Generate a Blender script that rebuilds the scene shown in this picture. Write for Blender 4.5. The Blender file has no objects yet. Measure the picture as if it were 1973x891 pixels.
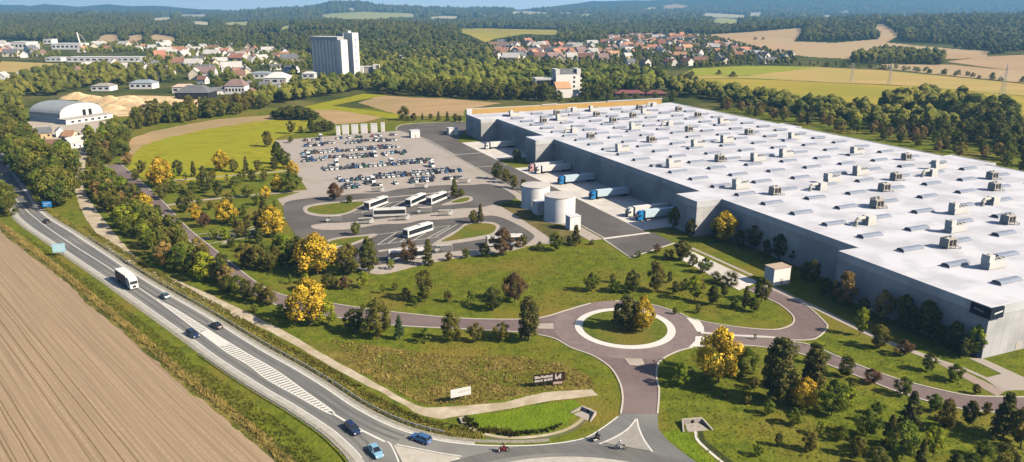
import bpy, bmesh, math, random
import numpy as np
from mathutils import Vector, Matrix, noise
from mathutils.geometry import tessellate_polygon

# ------------------------------------------------------------------ camera, sky, sun, exposure
SC = bpy.context.scene
COL = SC.collection
F, CX, CY, YH, CH = 1450.0, 986.5, 445.5, 14.0, 82.0      # focal (px of a 1973 wide frame), centre, horizon row, height (m)
PITCH = math.atan((CY - YH) / F)
SN, CS = math.sin(PITCH), math.cos(PITCH)
cd = bpy.data.cameras.new('camera')
cam = bpy.data.objects.new('camera', cd)
COL.objects.link(cam)
cam.location = (0, 0, CH)
cam.rotation_euler = (math.radians(90) - PITCH, 0, 0)
cd.sensor_width = 36.0
cd.lens = F / 1973.0 * 36.0
cd.clip_start = 1.0
cd.clip_end = 60000.0
SC.camera = cam

SUN_EL, SUN_AZ = 36.0, 22.0     # elevation; the light travels to the left and SUN_AZ degrees away from the camera
sun_from = Vector((math.cos(math.radians(SUN_AZ)) * math.cos(math.radians(SUN_EL)),
                   -math.sin(math.radians(SUN_AZ)) * math.cos(math.radians(SUN_EL)), math.sin(math.radians(SUN_EL))))
W = bpy.data.worlds.new('World')
SC.world = W
W.use_nodes = True
nt = W.node_tree
sky = nt.nodes.new('ShaderNodeTexSky')
sky.sky_type = 'NISHITA'
sky.sun_disc = False
sky.sun_elevation = math.radians(SUN_EL)
sky.sun_rotation = math.atan2(sun_from.x, sun_from.y)
sky.altitude = 400
sky.air_density = 1.0
sky.dust_density = 2.0
sky.ozone_density = 2.5
# the pale band of the sky just above the horizon
stc = nt.nodes.new('ShaderNodeTexCoord')
ssp = nt.nodes.new('ShaderNodeSeparateXYZ')
smr = nt.nodes.new('ShaderNodeMapRange')
smr.inputs[1].default_value, smr.inputs[2].default_value, smr.inputs[3].default_value, smr.inputs[4].default_value = 0.010, 0.040, 1.0, 0.0
smx = nt.nodes.new('ShaderNodeMix'); smx.data_type = 'RGBA'; smx.clamp_result = False
smx.inputs[7].default_value = (11.8, 13.6, 14.4, 1)
nt.links.new(stc.outputs['Generated'], ssp.inputs[0]); nt.links.new(ssp.outputs[2], smr.inputs[0])
nt.links.new(smr.outputs[0], smx.inputs[0]); nt.links.new(sky.outputs[0], smx.inputs[6])
nt.links.new(smx.outputs[2], nt.nodes['Background'].inputs[0])
nt.nodes['Background'].inputs[1].default_value = 0.072
sl = bpy.data.lights.new('sun', 'SUN')
sl.energy = 5.0
sl.angle = math.radians(0.5)
sl.color = (1.0, 0.865, 0.66)
so = bpy.data.objects.new('sun', sl)
COL.objects.link(so)
so.rotation_euler = sun_from.to_track_quat('Z', 'Y').to_euler()
so.location = (300, -100, 300)
SC.view_settings.view_transform = 'Standard'
SC.view_settings.look = 'None'
SC.view_settings.gamma = 1.0
SC.view_settings.exposure = 0.70
SC.cycles.max_bounces = 4
SC.cycles.diffuse_bounces = 0
SC.cycles.glossy_bounces = 2
SC.cycles.transmission_bounces = 2
SC.cycles.transparent_max_bounces = 8
SC.cycles.volume_bounces = 0

# ------------------------------------------------------------------ helpers
def G(x, y, z=0.0):
    """the point at height z that the photograph shows at pixel (x, y)"""
    u, v = (x - CX) / F, (y - CY) / F
    t = (CH - z) / (SN + v * CS)
    return Vector((u * t, (CS - v * SN) * t, z))
def PIX(p):
    dz = p[2] - CH
    zc = p[1] * CS - dz * SN
    yc = -p[1] * SN - dz * CS
    return CX + F * p[0] / zc, CY + F * yc / zc
AXA = math.radians(22.7)
AX = Vector((-math.sin(AXA), math.cos(AXA), 0))           # the warehouse's long axis, away from the camera
AN = Vector((AX.y, -AX.x, 0))                             # across it, from the yard side to the far side
WO = Vector((114.07, 166.5, 0))
def WH(a, c, z=0.0):
    return WO + AX * a + AN * c + Vector((0, 0, z))
WROT = math.atan2(AN.y, AN.x)
def px(*pts):
    return [G(*p) for p in pts]

def srgb(r, g, b):
    f = lambda v: (v / 255 / 12.92) if v / 255 <= 0.04045 else ((v / 255 + 0.055) / 1.055) ** 2.4
    return (f(r), f(g), f(b))

def spline(pts, n=6, closed=False):
    pts = [Vector(p) for p in pts]
    N = len(pts)
    out = []
    rng_ = range(N if closed else N - 1)
    for i in rng_:
        p0 = pts[(i - 1) % N] if closed or i > 0 else pts[0]
        p1 = pts[i]
        p2 = pts[(i + 1) % N]
        p3 = pts[(i + 2) % N] if closed or i + 2 < N else pts[-1]
        for k in range(n):
            t = k / n
            out.append(0.5 * ((2 * p1) + (p2 - p0) * t + (2 * p0 - 5 * p1 + 4 * p2 - p3) * t * t + (3 * p1 - p0 - 3 * p2 + p3) * t ** 3))
    if not closed:
        out.append(pts[-1])
    return out
def offset(pts, d, closed=False):
    """polyline moved d metres to its left"""
    out = []
    N = len(pts)
    for i, p in enumerate(pts):
        a = pts[(i - 1) % N] if closed or i > 0 else p
        b = pts[(i + 1) % N] if closed or i < N - 1 else p
        t = (b - a)
        t.z = 0
        if t.length < 1e-6:
            out.append(p.copy()); continue
        t.normalize()
        out.append(p + Vector((-t.y, t.x, 0)) * d)
    return out
def resample(pts, step):
    out = [pts[0].copy()]
    acc = 0.0
    for a, b in zip(pts, pts[1:]):
        L = (b - a).length
        if L < 1e-6:
            continue
        s = step - acc
        while s <= L:
            out.append(a.lerp(b, s / L))
            s += step
        acc = (acc + L) % step if False else L - (s - step)
    return out

class MB:
    """collects shapes into one mesh"""
    def __init__(s):
        s.v, s.f, s.m = [], [], []
        s.mi = 0
    def add(s, vs, fs):
        b = len(s.v)
        s.v += [tuple(v) for v in vs]
        s.f += [tuple(i + b for i in f) for f in fs]
        s.m += [s.mi] * len(fs)
        return s
    def box(s, x0, x1, y0, y1, z0, z1, tx=0.0, ty=0.0, rot=0.0, at=(0, 0, 0)):
        vs = [(x0, y0, z0), (x1, y0, z0), (x1, y1, z0), (x0, y1, z0),
              (x0 + tx, y0 + ty, z1), (x1 - tx, y0 + ty, z1), (x1 - tx, y1 - ty, z1), (x0 + tx, y1 - ty, z1)]
        c, n = math.cos(rot), math.sin(rot)
        vs = [(at[0] + c * v[0] - n * v[1], at[1] + n * v[0] + c * v[1], at[2] + v[2]) for v in vs]
        return s.add(vs, [(0, 3, 2, 1), (4, 5, 6, 7), (0, 1, 5, 4), (1, 2, 6, 5), (2, 3, 7, 6), (3, 0, 4, 7)])
    def prism(s, pts, z0, z1, bottom=False):
        """upright prism over a plan polygon (any winding)"""
        n = len(pts)
        area = sum(pts[i][0] * pts[(i + 1) % n][1] - pts[(i + 1) % n][0] * pts[i][1] for i in range(n))
        if area < 0:
            pts = list(reversed(pts))
        vs = [(p[0], p[1], z0) for p in pts] + [(p[0], p[1], z1) for p in pts]
        fs = [(i, (i + 1) % n, n + (i + 1) % n, n + i) for i in range(n)]
        for t in tessellate_polygon([[Vector((p[0], p[1], 0)) for p in pts]]):
            a, b, c = t
            cr = (pts[b][0] - pts[a][0]) * (pts[c][1] - pts[a][1]) - (pts[c][0] - pts[a][0]) * (pts[b][1] - pts[a][1])
            if cr < 0:
                b, c = c, b
            fs.append((a + n, b + n, c + n))
            if bottom:
                fs.append((c, b, a))
        return s.add(vs, fs)
    def flat(s, pts, z):
        n = len(pts)
        vs = [(p[0], p[1], z) for p in pts]
        fs = []
        for a, b, c in tessellate_polygon([[Vector((p[0], p[1], 0)) for p in pts]]):
            cr = (pts[b][0] - pts[a][0]) * (pts[c][1] - pts[a][1]) - (pts[c][0] - pts[a][0]) * (pts[b][1] - pts[a][1])
            if abs(cr) < 1e-9:
                continue
            fs.append((a, b, c) if cr > 0 else (a, c, b))
        return s.add(vs, fs)
    def strip(s, pts, w, z, h=0.0, closed=False):
        """ribbon of width w along a plan polyline; with h a solid of that height"""
        L, R = offset(pts, w / 2, closed), offset(pts, -w / 2, closed)
        n = len(pts)
        rng_ = range(n if closed else n - 1)
        if not h:
            s.add([(p.x, p.y, z) for p in L] + [(p.x, p.y, z) for p in R],
                  [(i, n + i, n + (i + 1) % n, (i + 1) % n) for i in rng_])
        else:
            vs = [(p.x, p.y, z) for p in L] + [(p.x, p.y, z + h) for p in L] + [(p.x, p.y, z + h) for p in R] + [(p.x, p.y, z) for p in R]
            fs = []
            for i in rng_:
                j = (i + 1) % n
                fs += [(i, n + i, n + j, j)[::-1], (n + i, 2 * n + i, 2 * n + j, n + j), (2 * n + i, 3 * n + i, 3 * n + j, 2 * n + j)]
            if not closed:
                fs += [(0, n, 2 * n, 3 * n), (n - 1, 2 * n - 1, 3 * n - 1, 4 * n - 1)]
            s.add(vs, fs)
        return s
    def cyl(s, c, r, z0, z1, n=16, r1=None, cap=True):
        r1 = r if r1 is None else r1
        vs = [(c[0] + r * math.cos(2 * math.pi * i / n), c[1] + r * math.sin(2 * math.pi * i / n), z0) for i in range(n)]
        vs += [(c[0] + r1 * math.cos(2 * math.pi * i / n), c[1] + r1 * math.sin(2 * math.pi * i / n), z1) for i in range(n)]
        fs = [(i, (i + 1) % n, n + (i + 1) % n, n + i) for i in range(n)]
        if cap:
            fs += [tuple(range(n, 2 * n)), tuple(range(n - 1, -1, -1))]
        return s.add(vs, fs)
    def wheel(s, x, y, z, r, w, n=14):
        """a cylinder lying along y"""
        vs = []
        for yy, rr in ((-w / 2, r * 0.92), (-w / 2 * 0.8, r), (w / 2 * 0.8, r), (w / 2, r * 0.92)):
            vs += [(x + rr * math.cos(2 * math.pi * i / n), y + yy, z + rr * math.sin(2 * math.pi * i / n)) for i in range(n)]
        fs = []
        for k in range(3):
            fs += [(k * n + i, k * n + (i + 1) % n, (k + 1) * n + (i + 1) % n, (k + 1) * n + i)[::-1] for i in range(n)]
        fs += [tuple(range(n)), tuple(range(4 * n - 1, 3 * n - 1, -1))]
        return s.add(vs, fs)
    def tube(s, pts, r0, r1=None, n=6):
        r1 = r0 if r1 is None else r1
        pts = [Vector(p) for p in pts]
        m = len(pts)
        vs, fs = [], []
        for i, p in enumerate(pts):
            t = (pts[min(i + 1, m - 1)] - pts[max(i - 1, 0)]).normalized()
            u = t.orthogonal().normalized()
            if i and abs(u.dot(pu)) < 0.999:
                u = (pu - t * pu.dot(t)).normalized()
            pu = u
            w = t.cross(u)
            r = r0 + (r1 - r0) * i / max(1, m - 1)
            vs += [p + (u * math.cos(2 * math.pi * k / n) + w * math.sin(2 * math.pi * k / n)) * r for k in range(n)]
        for i in range(m - 1):
            fs += [(i * n + k, i * n + (k + 1) % n, (i + 1) * n + (k + 1) % n, (i + 1) * n + k) for k in range(n)]
        fs += [tuple(range(n - 1, -1, -1)), tuple(range((m - 1) * n, m * n))]
        return s.add(vs, fs)
    def loft(s, rings, caps=True):
        n = len(rings[0])
        vs = [p for r in rings for p in r]
        fs = []
        for k in range(len(rings) - 1):
            fs += [(k * n + i, k * n + (i + 1) % n, (k + 1) * n + (i + 1) % n, (k + 1) * n + i) for i in range(n)]
        if caps:
            fs += [tuple(range(n - 1, -1, -1)), tuple(range((len(rings) - 1) * n, len(rings) * n))]
        return s.add(vs, fs)
    def mesh(s, name, mats, smooth=False):
        me = bpy.data.meshes.new(name)
        me.from_pydata(s.v, [], s.f)
        for m in (mats if isinstance(mats, (list, tuple)) else [mats]):
            me.materials.append(m)
        if any(s.m):
            me.polygons.foreach_set('material_index', s.m)
        if smooth:
            me.polygons.foreach_set('use_smooth', [True] * len(me.polygons))
        me.update()
        return me
    def build(s, name, mats, parent=None, smooth=False, recalc=False):
        me = s.mesh(name, mats, smooth)
        if recalc:
            bm = bmesh.new(); bm.from_mesh(me)
            bmesh.ops.recalc_face_normals(bm, faces=bm.faces)
            bm.to_mesh(me); bm.free()
        return link(name, me, parent)

def link(name, data, parent=None):
    o = bpy.data.objects.new(name, data)
    COL.objects.link(o)
    if parent is not None:
        o.parent = parent
    return o
def tag(o, label=None, cat=None, group=None, kind=None):
    if label: o['label'] = label
    if cat: o['category'] = cat
    if group: o['group'] = group
    if kind: o['kind'] = kind
    return o
def thing(name, label, cat, loc=(0, 0, 0), rot=0.0, group=None):
    o = link(name, None)
    o.location = loc
    o.rotation_euler = (0, 0, rot)
    return tag(o, label, cat, group)
def copy_thing(src, loc=None, rot=None, scale=None, label=None, group=None, link_=True):
    """a copy of a thing with copies of its parts and sub-parts, on shared mesh data"""
    def rec(o, par):
        c = o.copy()
        COL.objects.link(c)
        if par is not None:
            c.parent = par
        for ch in KIDS.get(o.name, ()):
            rec(ch, c)
        return c
    r = rec(src, None)
    if loc is not None: r.location = loc
    if rot is not None: r.rotation_euler = (0, 0, rot)
    if scale is not None: r.scale = scale if isinstance(scale, (tuple, list, Vector)) else (scale,) * 3
    if label: r['label'] = label
    if group: r['group'] = group
    return r
KIDS = {}
def proto(o):
    """remember a source thing's children so copies need no search"""
    def rec(x):
        ch = [c for c in SC.objects if c.parent == x]
        KIDS[x.name] = ch
        for c in ch: rec(c)
    rec(o)
    return o
class Pool:
    """hands out the source thing itself first and copies of it afterwards"""
    def __init__(s, src):
        s.src, s.used = proto(src), False
    def get(s, loc, rot=0.0, scale=1.0, label=None, group=None):
        if not s.used:
            s.used = True
            o = s.src
            o.location = loc
            o.rotation_euler = (0, 0, rot)
            o.scale = scale if isinstance(scale, (tuple, list, Vector)) else (scale,) * 3
            if label: o['label'] = label
            if group: o['group'] = group
            return o
        return copy_thing(s.src, loc, rot, scale, label, group)

ONES = ['zeroth', 'first', 'second', 'third', 'fourth', 'fifth', 'sixth', 'seventh', 'eighth', 'ninth', 'tenth', 'eleventh', 'twelfth', 'thirteenth',
        'fourteenth', 'fifteenth', 'sixteenth', 'seventeenth', 'eighteenth', 'nineteenth']
TENS = {2: 'twent', 3: 'thirt', 4: 'fort', 5: 'fift', 6: 'sixt', 7: 'sevent', 8: 'eight', 9: 'ninet'}
def ordinal(n):
    if n < 20: return ONES[n]
    t, o = divmod(n, 10)
    return TENS[t] + ('ieth' if o == 0 else 'y-' + ONES[o])
def from_left(i, n):
    """words for the i-th (from 0) of n things counted from the left of the photograph"""
    if i == 0: return 'leftmost'
    if i == n - 1: return 'rightmost'
    if i < n - 1 - i or i < 6: return ordinal(i + 1) + ' from left'
    return ordinal(n - i) + ' from right'

# ------------------------------------------------------------------ materials
def mat(name, c1, c2=None, scale=1.0, rough=0.9, bump=0.0, bscale=None, c3=None, scale3=0.05, stretch=None, rot=0.0, spec=0.2, detail=5.0, metal=0.0,
        lo=0.35, hi=0.65, rand=0.0, lo3=0.45, hi3=0.6):
    m = bpy.data.materials.new(name)
    m.use_nodes = True
    n, l = m.node_tree.nodes, m.node_tree.links
    b = n['Principled BSDF']
    b.inputs['Roughness'].default_value = rough
    b.inputs['Specular IOR Level'].default_value = spec
    b.inputs['Metallic'].default_value = metal
    b.inputs['Base Color'].default_value = (*c1, 1)
    if c2 is None and c3 is None and not bump and not rand:
        return m
    tc = n.new('ShaderNodeTexCoord')
    mp = n.new('ShaderNodeMapping')
    l.new(tc.outputs['Object'], mp.inputs[0])
    mp.vector_type = 'TEXTURE'
    mp.inputs['Rotation'].default_value = (0, 0, rot)
    if stretch: mp.inputs['Scale'].default_value = tuple(1.0 / v for v in stretch)
    out = None
    if c2 is not None:
        nz = n.new('ShaderNodeTexNoise')
        nz.inputs['Scale'].default_value = scale
        nz.inputs['Detail'].default_value = detail
        nz.inputs['Roughness'].default_value = 0.65
        l.new(mp.outputs[0], nz.inputs[0])
        r = n.new('ShaderNodeValToRGB')
        r.color_ramp.elements[0].position, r.color_ramp.elements[0].color = lo, (*c1, 1)
        r.color_ramp.elements[1].position, r.color_ramp.elements[1].color = hi, (*c2, 1)
        l.new(nz.outputs[0], r.inputs[0])
        out = r.outputs[0]
    if c3 is not None:
        nz2 = n.new('ShaderNodeTexNoise')
        nz2.inputs['Scale'].default_value = scale3
        nz2.inputs['Detail'].default_value = 6
        l.new(tc.outputs['Object'], nz2.inputs[0])
        r2 = n.new('ShaderNodeMapRange')
        r2.inputs[1].default_value, r2.inputs[2].default_value = lo3, hi3
        l.new(nz2.outputs[0], r2.inputs[0])
        mx = n.new('ShaderNodeMix'); mx.data_type = 'RGBA'
        l.new(r2.outputs[0], mx.inputs[0])
        if out is not None: l.new(out, mx.inputs[6])
        else: mx.inputs[6].default_value = (*c1, 1)
        mx.inputs[7].default_value = (*c3, 1)
        out = mx.outputs[2]
    if rand:
        oi = n.new('ShaderNodeObjectInfo')
        hs = n.new('ShaderNodeHueSaturation')
        mr = n.new('ShaderNodeMapRange')
        mr.inputs[3].default_value, mr.inputs[4].default_value = 1 - rand, 1 + rand
        l.new(oi.outputs['Random'], mr.inputs[0])
        l.new(mr.outputs[0], hs.inputs['Value'])
        if out is not None: l.new(out, hs.inputs['Color'])
        else: hs.inputs['Color'].default_value = (*c1, 1)
        out = hs.outputs[0]
    if out is not None:
        l.new(out, b.inputs['Base Color'])
    if bump:
        nb = n.new('ShaderNodeTexNoise')
        nb.inputs['Scale'].default_value = bscale or scale * 3
        nb.inputs['Detail'].default_value = 4
        l.new(mp.outputs[0], nb.inputs[0])
        bp = n.new('ShaderNodeBump')
        bp.inputs['Strength'].default_value = 1.0
        bp.inputs['Distance'].default_value = bump
        l.new(nb.outputs[0], bp.inputs['Height'])
        l.new(bp.outputs[0], b.inputs['Normal'])
    return m

def leaf_mat(name, dark, light, rand=0.12, trans=0.25, hue=(0.483, 0.512)):
    """leaves: the tint stored per leaf picks the colour, each tree a little different"""
    m = bpy.data.materials.new(name)
    m.use_nodes = True
    n, l = m.node_tree.nodes, m.node_tree.links
    b = n['Principled BSDF']
    b.inputs['Roughness'].default_value = 0.75
    b.inputs['Specular IOR Level'].default_value = 0.15
    at = n.new('ShaderNodeAttribute'); at.attribute_name = 'tint'
    mx = n.new('ShaderNodeMix'); mx.data_type = 'RGBA'
    mx.inputs[6].default_value = (*dark, 1); mx.inputs[7].default_value = (*light, 1)
    l.new(at.outputs['Fac'], mx.inputs[0])
    oi = n.new('ShaderNodeObjectInfo')
    hs = n.new('ShaderNodeHueSaturation')
    mr = n.new('ShaderNodeMapRange'); mr.inputs[3].default_value, mr.inputs[4].default_value = 1 - rand, 1 + rand
    mh = n.new('ShaderNodeMapRange'); mh.inputs[3].default_value, mh.inputs[4].default_value = hue
    ml = n.new('ShaderNodeMath'); ml.operation = 'MULTIPLY'; ml.inputs[1].default_value = 7.31
    fr = n.new('ShaderNodeMath'); fr.operation = 'FRACT'
    l.new(oi.outputs['Random'], mr.inputs[0]); l.new(oi.outputs['Random'], ml.inputs[0]); l.new(ml.outputs[0], fr.inputs[0]); l.new(fr.outputs[0], mh.inputs[0])
    l.new(mr.outputs[0], hs.inputs['Value']); l.new(mh.outputs[0], hs.inputs['Hue']); l.new(mx.outputs[2], hs.inputs['Color'])
    l.new(hs.outputs[0], b.inputs['Base Color'])
    if trans:
        tr = n.new('ShaderNodeBsdfTranslucent')
        ms = n.new('ShaderNodeMixShader'); ms.inputs[0].default_value = trans
        l.new(hs.outputs[0], tr.inputs[0])
        l.new(b.outputs[0], ms.inputs[1]); l.new(tr.outputs[0], ms.inputs[2])
        l.new(ms.outputs[0], n['Material Output'].inputs[0])
    return m

_fa, _fb = G(37, 567), G(290, 853)
FURROW = math.atan2((_fb - _fa).y, (_fb - _fa).x)
M = {}
M['grass'] = mat('lawn_grass', (0.068, 0.100, 0.011), (0.180, 0.200, 0.022), scale=0.30, c3=(0.195, 0.160, 0.032), scale3=0.04, bump=0.3, bscale=1.3, rough=1, spec=0.05, detail=10, lo=0.32, hi=0.68, lo3=0.48, hi3=0.68)
M['grass_in'] = mat('mown_grass', (0.085, 0.118, 0.018), (0.145, 0.170, 0.024), scale=0.5, c3=(0.17, 0.15, 0.03), scale3=0.08, bump=0.2, bscale=2.0, rough=1, spec=0.05)
M['grass_bright'] = mat('ditch_grass', (0.11, 0.17, 0.012), (0.16, 0.22, 0.016), scale=0.3, bump=0.3, bscale=1.5, rough=1, spec=0.05)
M['meadow'] = mat('meadow_grass', (0.21, 0.215, 0.016), (0.34, 0.31, 0.026), scale=0.12, c3=(0.27, 0.28, 0.02), scale3=0.03, bump=0.3, bscale=0.9, rough=1, spec=0.05, detail=9)
M['dry'] = mat('dry_verge', (0.13, 0.12, 0.025), (0.30, 0.24, 0.07), scale=0.35, c3=(0.08, 0.09, 0.02), scale3=0.12, bump=0.6, bscale=1.5, rough=1, spec=0.05)
M['wild'] = mat('rough_grass', (0.115, 0.105, 0.022), (0.26, 0.20, 0.05), scale=0.3, c3=(0.13, 0.14, 0.02), scale3=0.1, bump=0.5, bscale=1.2, rough=1, spec=0.05, detail=9)
M['plough'] = mat('stubble_soil', (0.245, 0.178, 0.116), (0.40, 0.30, 0.20), scale=1.9, stretch=(0.007, 1, 1), rot=FURROW, c3=(0.30, 0.222, 0.145), scale3=1.6, lo3=0.44, hi3=0.70, rough=1, spec=0.05, lo=0.34, hi=0.62, detail=3)
M['tan'] = mat('bare_field', (0.36, 0.25, 0.13), (0.44, 0.31, 0.17), scale=0.05, stretch=(0.3, 1, 1), rot=0.3, rough=1, spec=0.05, c3=(0.33, 0.25, 0.13), scale3=0.012)
M['stubble'] = mat('stubble_field', (0.40, 0.29, 0.10), (0.48, 0.35, 0.14), scale=0.03, stretch=(0.2, 1, 1), rot=-0.2, rough=1, spec=0.05, c3=(0.38, 0.32, 0.10), scale3=0.01)
M['ygreen'] = mat('yellow_meadow', (0.32, 0.27, 0.045), (0.38, 0.31, 0.06), scale=0.03, stretch=(0.25, 1, 1), rough=1, spec=0.05, c3=(0.28, 0.26, 0.04), scale3=0.01)
M['lime'] = mat('lime_meadow', (0.24, 0.27, 0.03), (0.30, 0.32, 0.045), scale=0.04, rough=1, spec=0.05)
M['farpale'] = mat('pale_far_field', (0.50, 0.44, 0.30), (0.42, 0.40, 0.26), scale=0.004, rough=1, spec=0.0)
M['fargreen'] = mat('green_far_field', (0.30, 0.33, 0.12), (0.36, 0.36, 0.15), scale=0.006, rough=1, spec=0.0)
M['farbrown'] = mat('brown_far_field', (0.40, 0.28, 0.17), (0.48, 0.35, 0.22), scale=0.006, stretch=(0.3, 1, 1), rough=1, spec=0.0, c3=(0.42, 0.33, 0.20), scale3=0.003)
M['farforest'] = mat('forest_floor', (0.018, 0.036, 0.012), (0.050, 0.075, 0.022), scale=0.02, detail=9, c3=(0.03, 0.05, 0.015), scale3=0.004, bump=8.0, bscale=0.03, rough=1, spec=0.0)
M['midland'] = mat('town_ground', (0.06, 0.075, 0.022), (0.16, 0.15, 0.05), scale=0.02, c3=(0.05, 0.07, 0.02), scale3=0.008, rough=1, spec=0.0)
M['asphalt'] = mat('asphalt', (0.145, 0.148, 0.15), (0.19, 0.192, 0.193), scale=0.35, stretch=(0.25, 1, 1), rot=FURROW, c3=(0.235, 0.23, 0.22), scale3=0.03, rough=0.9, spec=0.2)
M['asphalt_dark'] = mat('dark_asphalt', (0.095, 0.088, 0.085), (0.125, 0.116, 0.112), scale=0.5, c3=(0.14, 0.13, 0.125), scale3=0.05, rough=0.9, spec=0.2)
M['asphalt_plum'] = mat('reddish_paving', (0.150, 0.112, 0.112), (0.195, 0.150, 0.148), scale=0.6, c3=(0.21, 0.165, 0.16), scale3=0.06, rough=0.9, spec=0.2)
M['shoulder'] = mat('road_shoulder', (0.36, 0.35, 0.32), (0.46, 0.45, 0.42), scale=0.5, rough=0.95)
M['gravel'] = mat('gravel_track', (0.42, 0.36, 0.27), (0.56, 0.49, 0.38), scale=0.5, c3=(0.38, 0.32, 0.22), scale3=0.2, bump=0.05, bscale=3, rough=1, spec=0.05)
M['paint'] = mat('road_paint', (0.72, 0.71, 0.68), (0.58, 0.57, 0.54), scale=1.5, rough=0.8)
M['pave'] = mat('pavement', (0.36, 0.315, 0.28), (0.44, 0.39, 0.35), scale=0.4, rough=0.95, c3=(0.38, 0.34, 0.31), scale3=0.06)
M['lot'] = mat('car_park_paving', (0.33, 0.29, 0.262), (0.41, 0.365, 0.33), scale=0.12, rough=0.95, c3=(0.38, 0.34, 0.32), scale3=0.03)
M['concrete'] = mat('pale_concrete', (0.60, 0.57, 0.54), (0.70, 0.67, 0.64), scale=0.25, rough=0.9, c3=(0.55, 0.52, 0.5), scale3=0.08)
M['kerb'] = mat('kerb_stone', (0.48, 0.44, 0.39), (0.56, 0.52, 0.47), scale=2, rough=0.9)
M['white_apron'] = mat('white_paving', (0.62, 0.60, 0.58), (0.70, 0.68, 0.66), scale=0.8, rough=0.9)
M['white'] = mat('white_paint', (0.66, 0.66, 0.66), (0.60, 0.60, 0.60), scale=0.6, rough=0.6)
M['roof_white'] = mat('white_roof_membrane', (0.585, 0.60, 0.675), (0.64, 0.65, 0.72), scale=0.06, rough=0.85, c3=(0.54, 0.555, 0.62), scale3=0.02)
M['metal_grey'] = mat('grey_metal', (0.42, 0.39, 0.36), (0.52, 0.49, 0.45), scale=0.8, rough=0.6)
M['duct'] = mat('zinc_duct', (0.50, 0.48, 0.44), (0.60, 0.58, 0.54), scale=0.8, rough=0.5)
M['dark'] = mat('dark_metal', (0.03, 0.03, 0.034), rough=0.6)
M['black'] = mat('black_rubber', (0.015, 0.015, 0.016), rough=0.8)
M['glass_dark'] = mat('dark_glass', (0.018, 0.024, 0.032), rough=0.12, spec=0.6)
M['chrome'] = mat('bright_metal', (0.6, 0.6, 0.6), rough=0.3, metal=0.8)
M['lamp'] = mat('headlamp_lens', (0.75, 0.77, 0.8), rough=0.15, spec=0.6)
M['red_lamp'] = mat('tail_lamp', (0.4, 0.02, 0.02), rough=0.2, spec=0.6)
M['bark'] = mat('bark', (0.10, 0.07, 0.045), (0.16, 0.12, 0.08), scale=3, rough=1)
M['sand'] = mat('sand', (0.60, 0.46, 0.27), (0.70, 0.56, 0.36), scale=0.15, c3=(0.52, 0.38, 0.22), scale3=0.06, bump=0.5, bscale=0.6, rough=1, spec=0.0)
# ------------------------------------------------------------------ terrain
RINGS = [
 (1500, [(0, 99), (1973, 99)]),
 (2000, [(-400, 77), (400, 76), (560, 72), (700, 66), (800, 66), (900, 71), (960, 78), (1100, 78), (1200, 76), (1500, 74), (1700, 71), (1973, 73), (2400, 73)]),
 (2600, [(-400, 58), (300, 60), (420, 60), (560, 52), (640, 50), (740, 50), (820, 55), (900, 63), (960, 66), (1100, 67), (1300, 66), (1400, 58), (1500, 53), (1600, 52), (1700, 47), (1850, 44), (2400, 43)]),
 (3200, [(-400, 44), (200, 46), (400, 53), (560, 52), (740, 56), (900, 57), (1000, 57), (1100, 58), (1300, 55), (1500, 48), (1600, 45), (1700, 40), (1850, 37), (2400, 37)]),
 (4500, [(-400, 35), (200, 35), (350, 39), (450, 45), (560, 45), (700, 44), (900, 47), (1050, 48), (1200, 46), (1400, 41), (1500, 43), (1600, 44), (1973, 42), (2400, 42)]),
 (6500, [(-400, 34), (300, 34), (450, 34), (520, 28), (600, 26), (700, 25), (800, 29), (900, 33), (1000, 33), (1100, 33), (1300, 34), (1500, 35), (1973, 36), (2400, 36)]),
 (8000, [(-400, 30), (400, 30), (450, 29), (520, 23), (590, 21), (618, 14), (640, 9), (665, 8), (692, 9), (722, 14), (780, 19), (900, 23), (960, 21), (1000, 24), (1300, 25), (1973, 27), (2400, 27)]),
 (12000, [(-400, 12), (0, 9), (60, 12), (88, 7), (150, 14), (210, 9), (260, 12), (320, 12), (380, 19), (420, 18), (450, 24), (480, 26), (560, 24), (720, 24), (860, 20), (940, 14), (970, 18), (1000, 19), (1050, 15),
          (1100, 8), (1140, 3), (1200, 2), (1260, 0), (1310, -2), (1400, -10), (1600, -22), (2400, -24)]),
 (16000, [(-400, 60), (2400, 60)]),
]
RY = np.array([r[0] for r in RINGS], float)
def _ring_z(i, xs):
    Y, t = RINGS[i]
    y = np.interp(xs, [p[0] for p in t], [p[1] for p in t])
    v = (y - CY) / F
    z = CH + Y * (v * CS + SN) / (v * SN - CS)
    return z * 0 if i == 0 else z
def terrain_z(X, Y):
    X, Y = np.atleast_1d(np.asarray(X, float)), np.atleast_1d(np.asarray(Y, float))
    xs = CX + F * X / np.maximum(Y * CS + CH * SN, 1.0)
    z = np.zeros_like(X)
    for i in range(len(RINGS) - 1):
        k = (Y >= RY[i]) & (Y < RY[i + 1])
        if k.any():
            t = (Y[k] - RY[i]) / (RY[i + 1] - RY[i])
            t = t * t * (3 - 2 * t) * 0.5 + t * 0.5
            z[k] = _ring_z(i, xs[k]) * (1 - t) + _ring_z(i + 1, xs[k]) * t
    w = np.clip((Y - 1900) / 1500, 0, 1)
    z += w * (np.sin(X / 140 + 1.3 * np.sin(Y / 330)) * np.sin(Y / 210 + np.sin(X / 410)) * 3.0 * (1 + Y / 6000) + np.sin(X / 53 + Y / 77) * 1.2)
    return z
def tz(x, y):
    return float(terrain_z([x], [y])[0])
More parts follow.
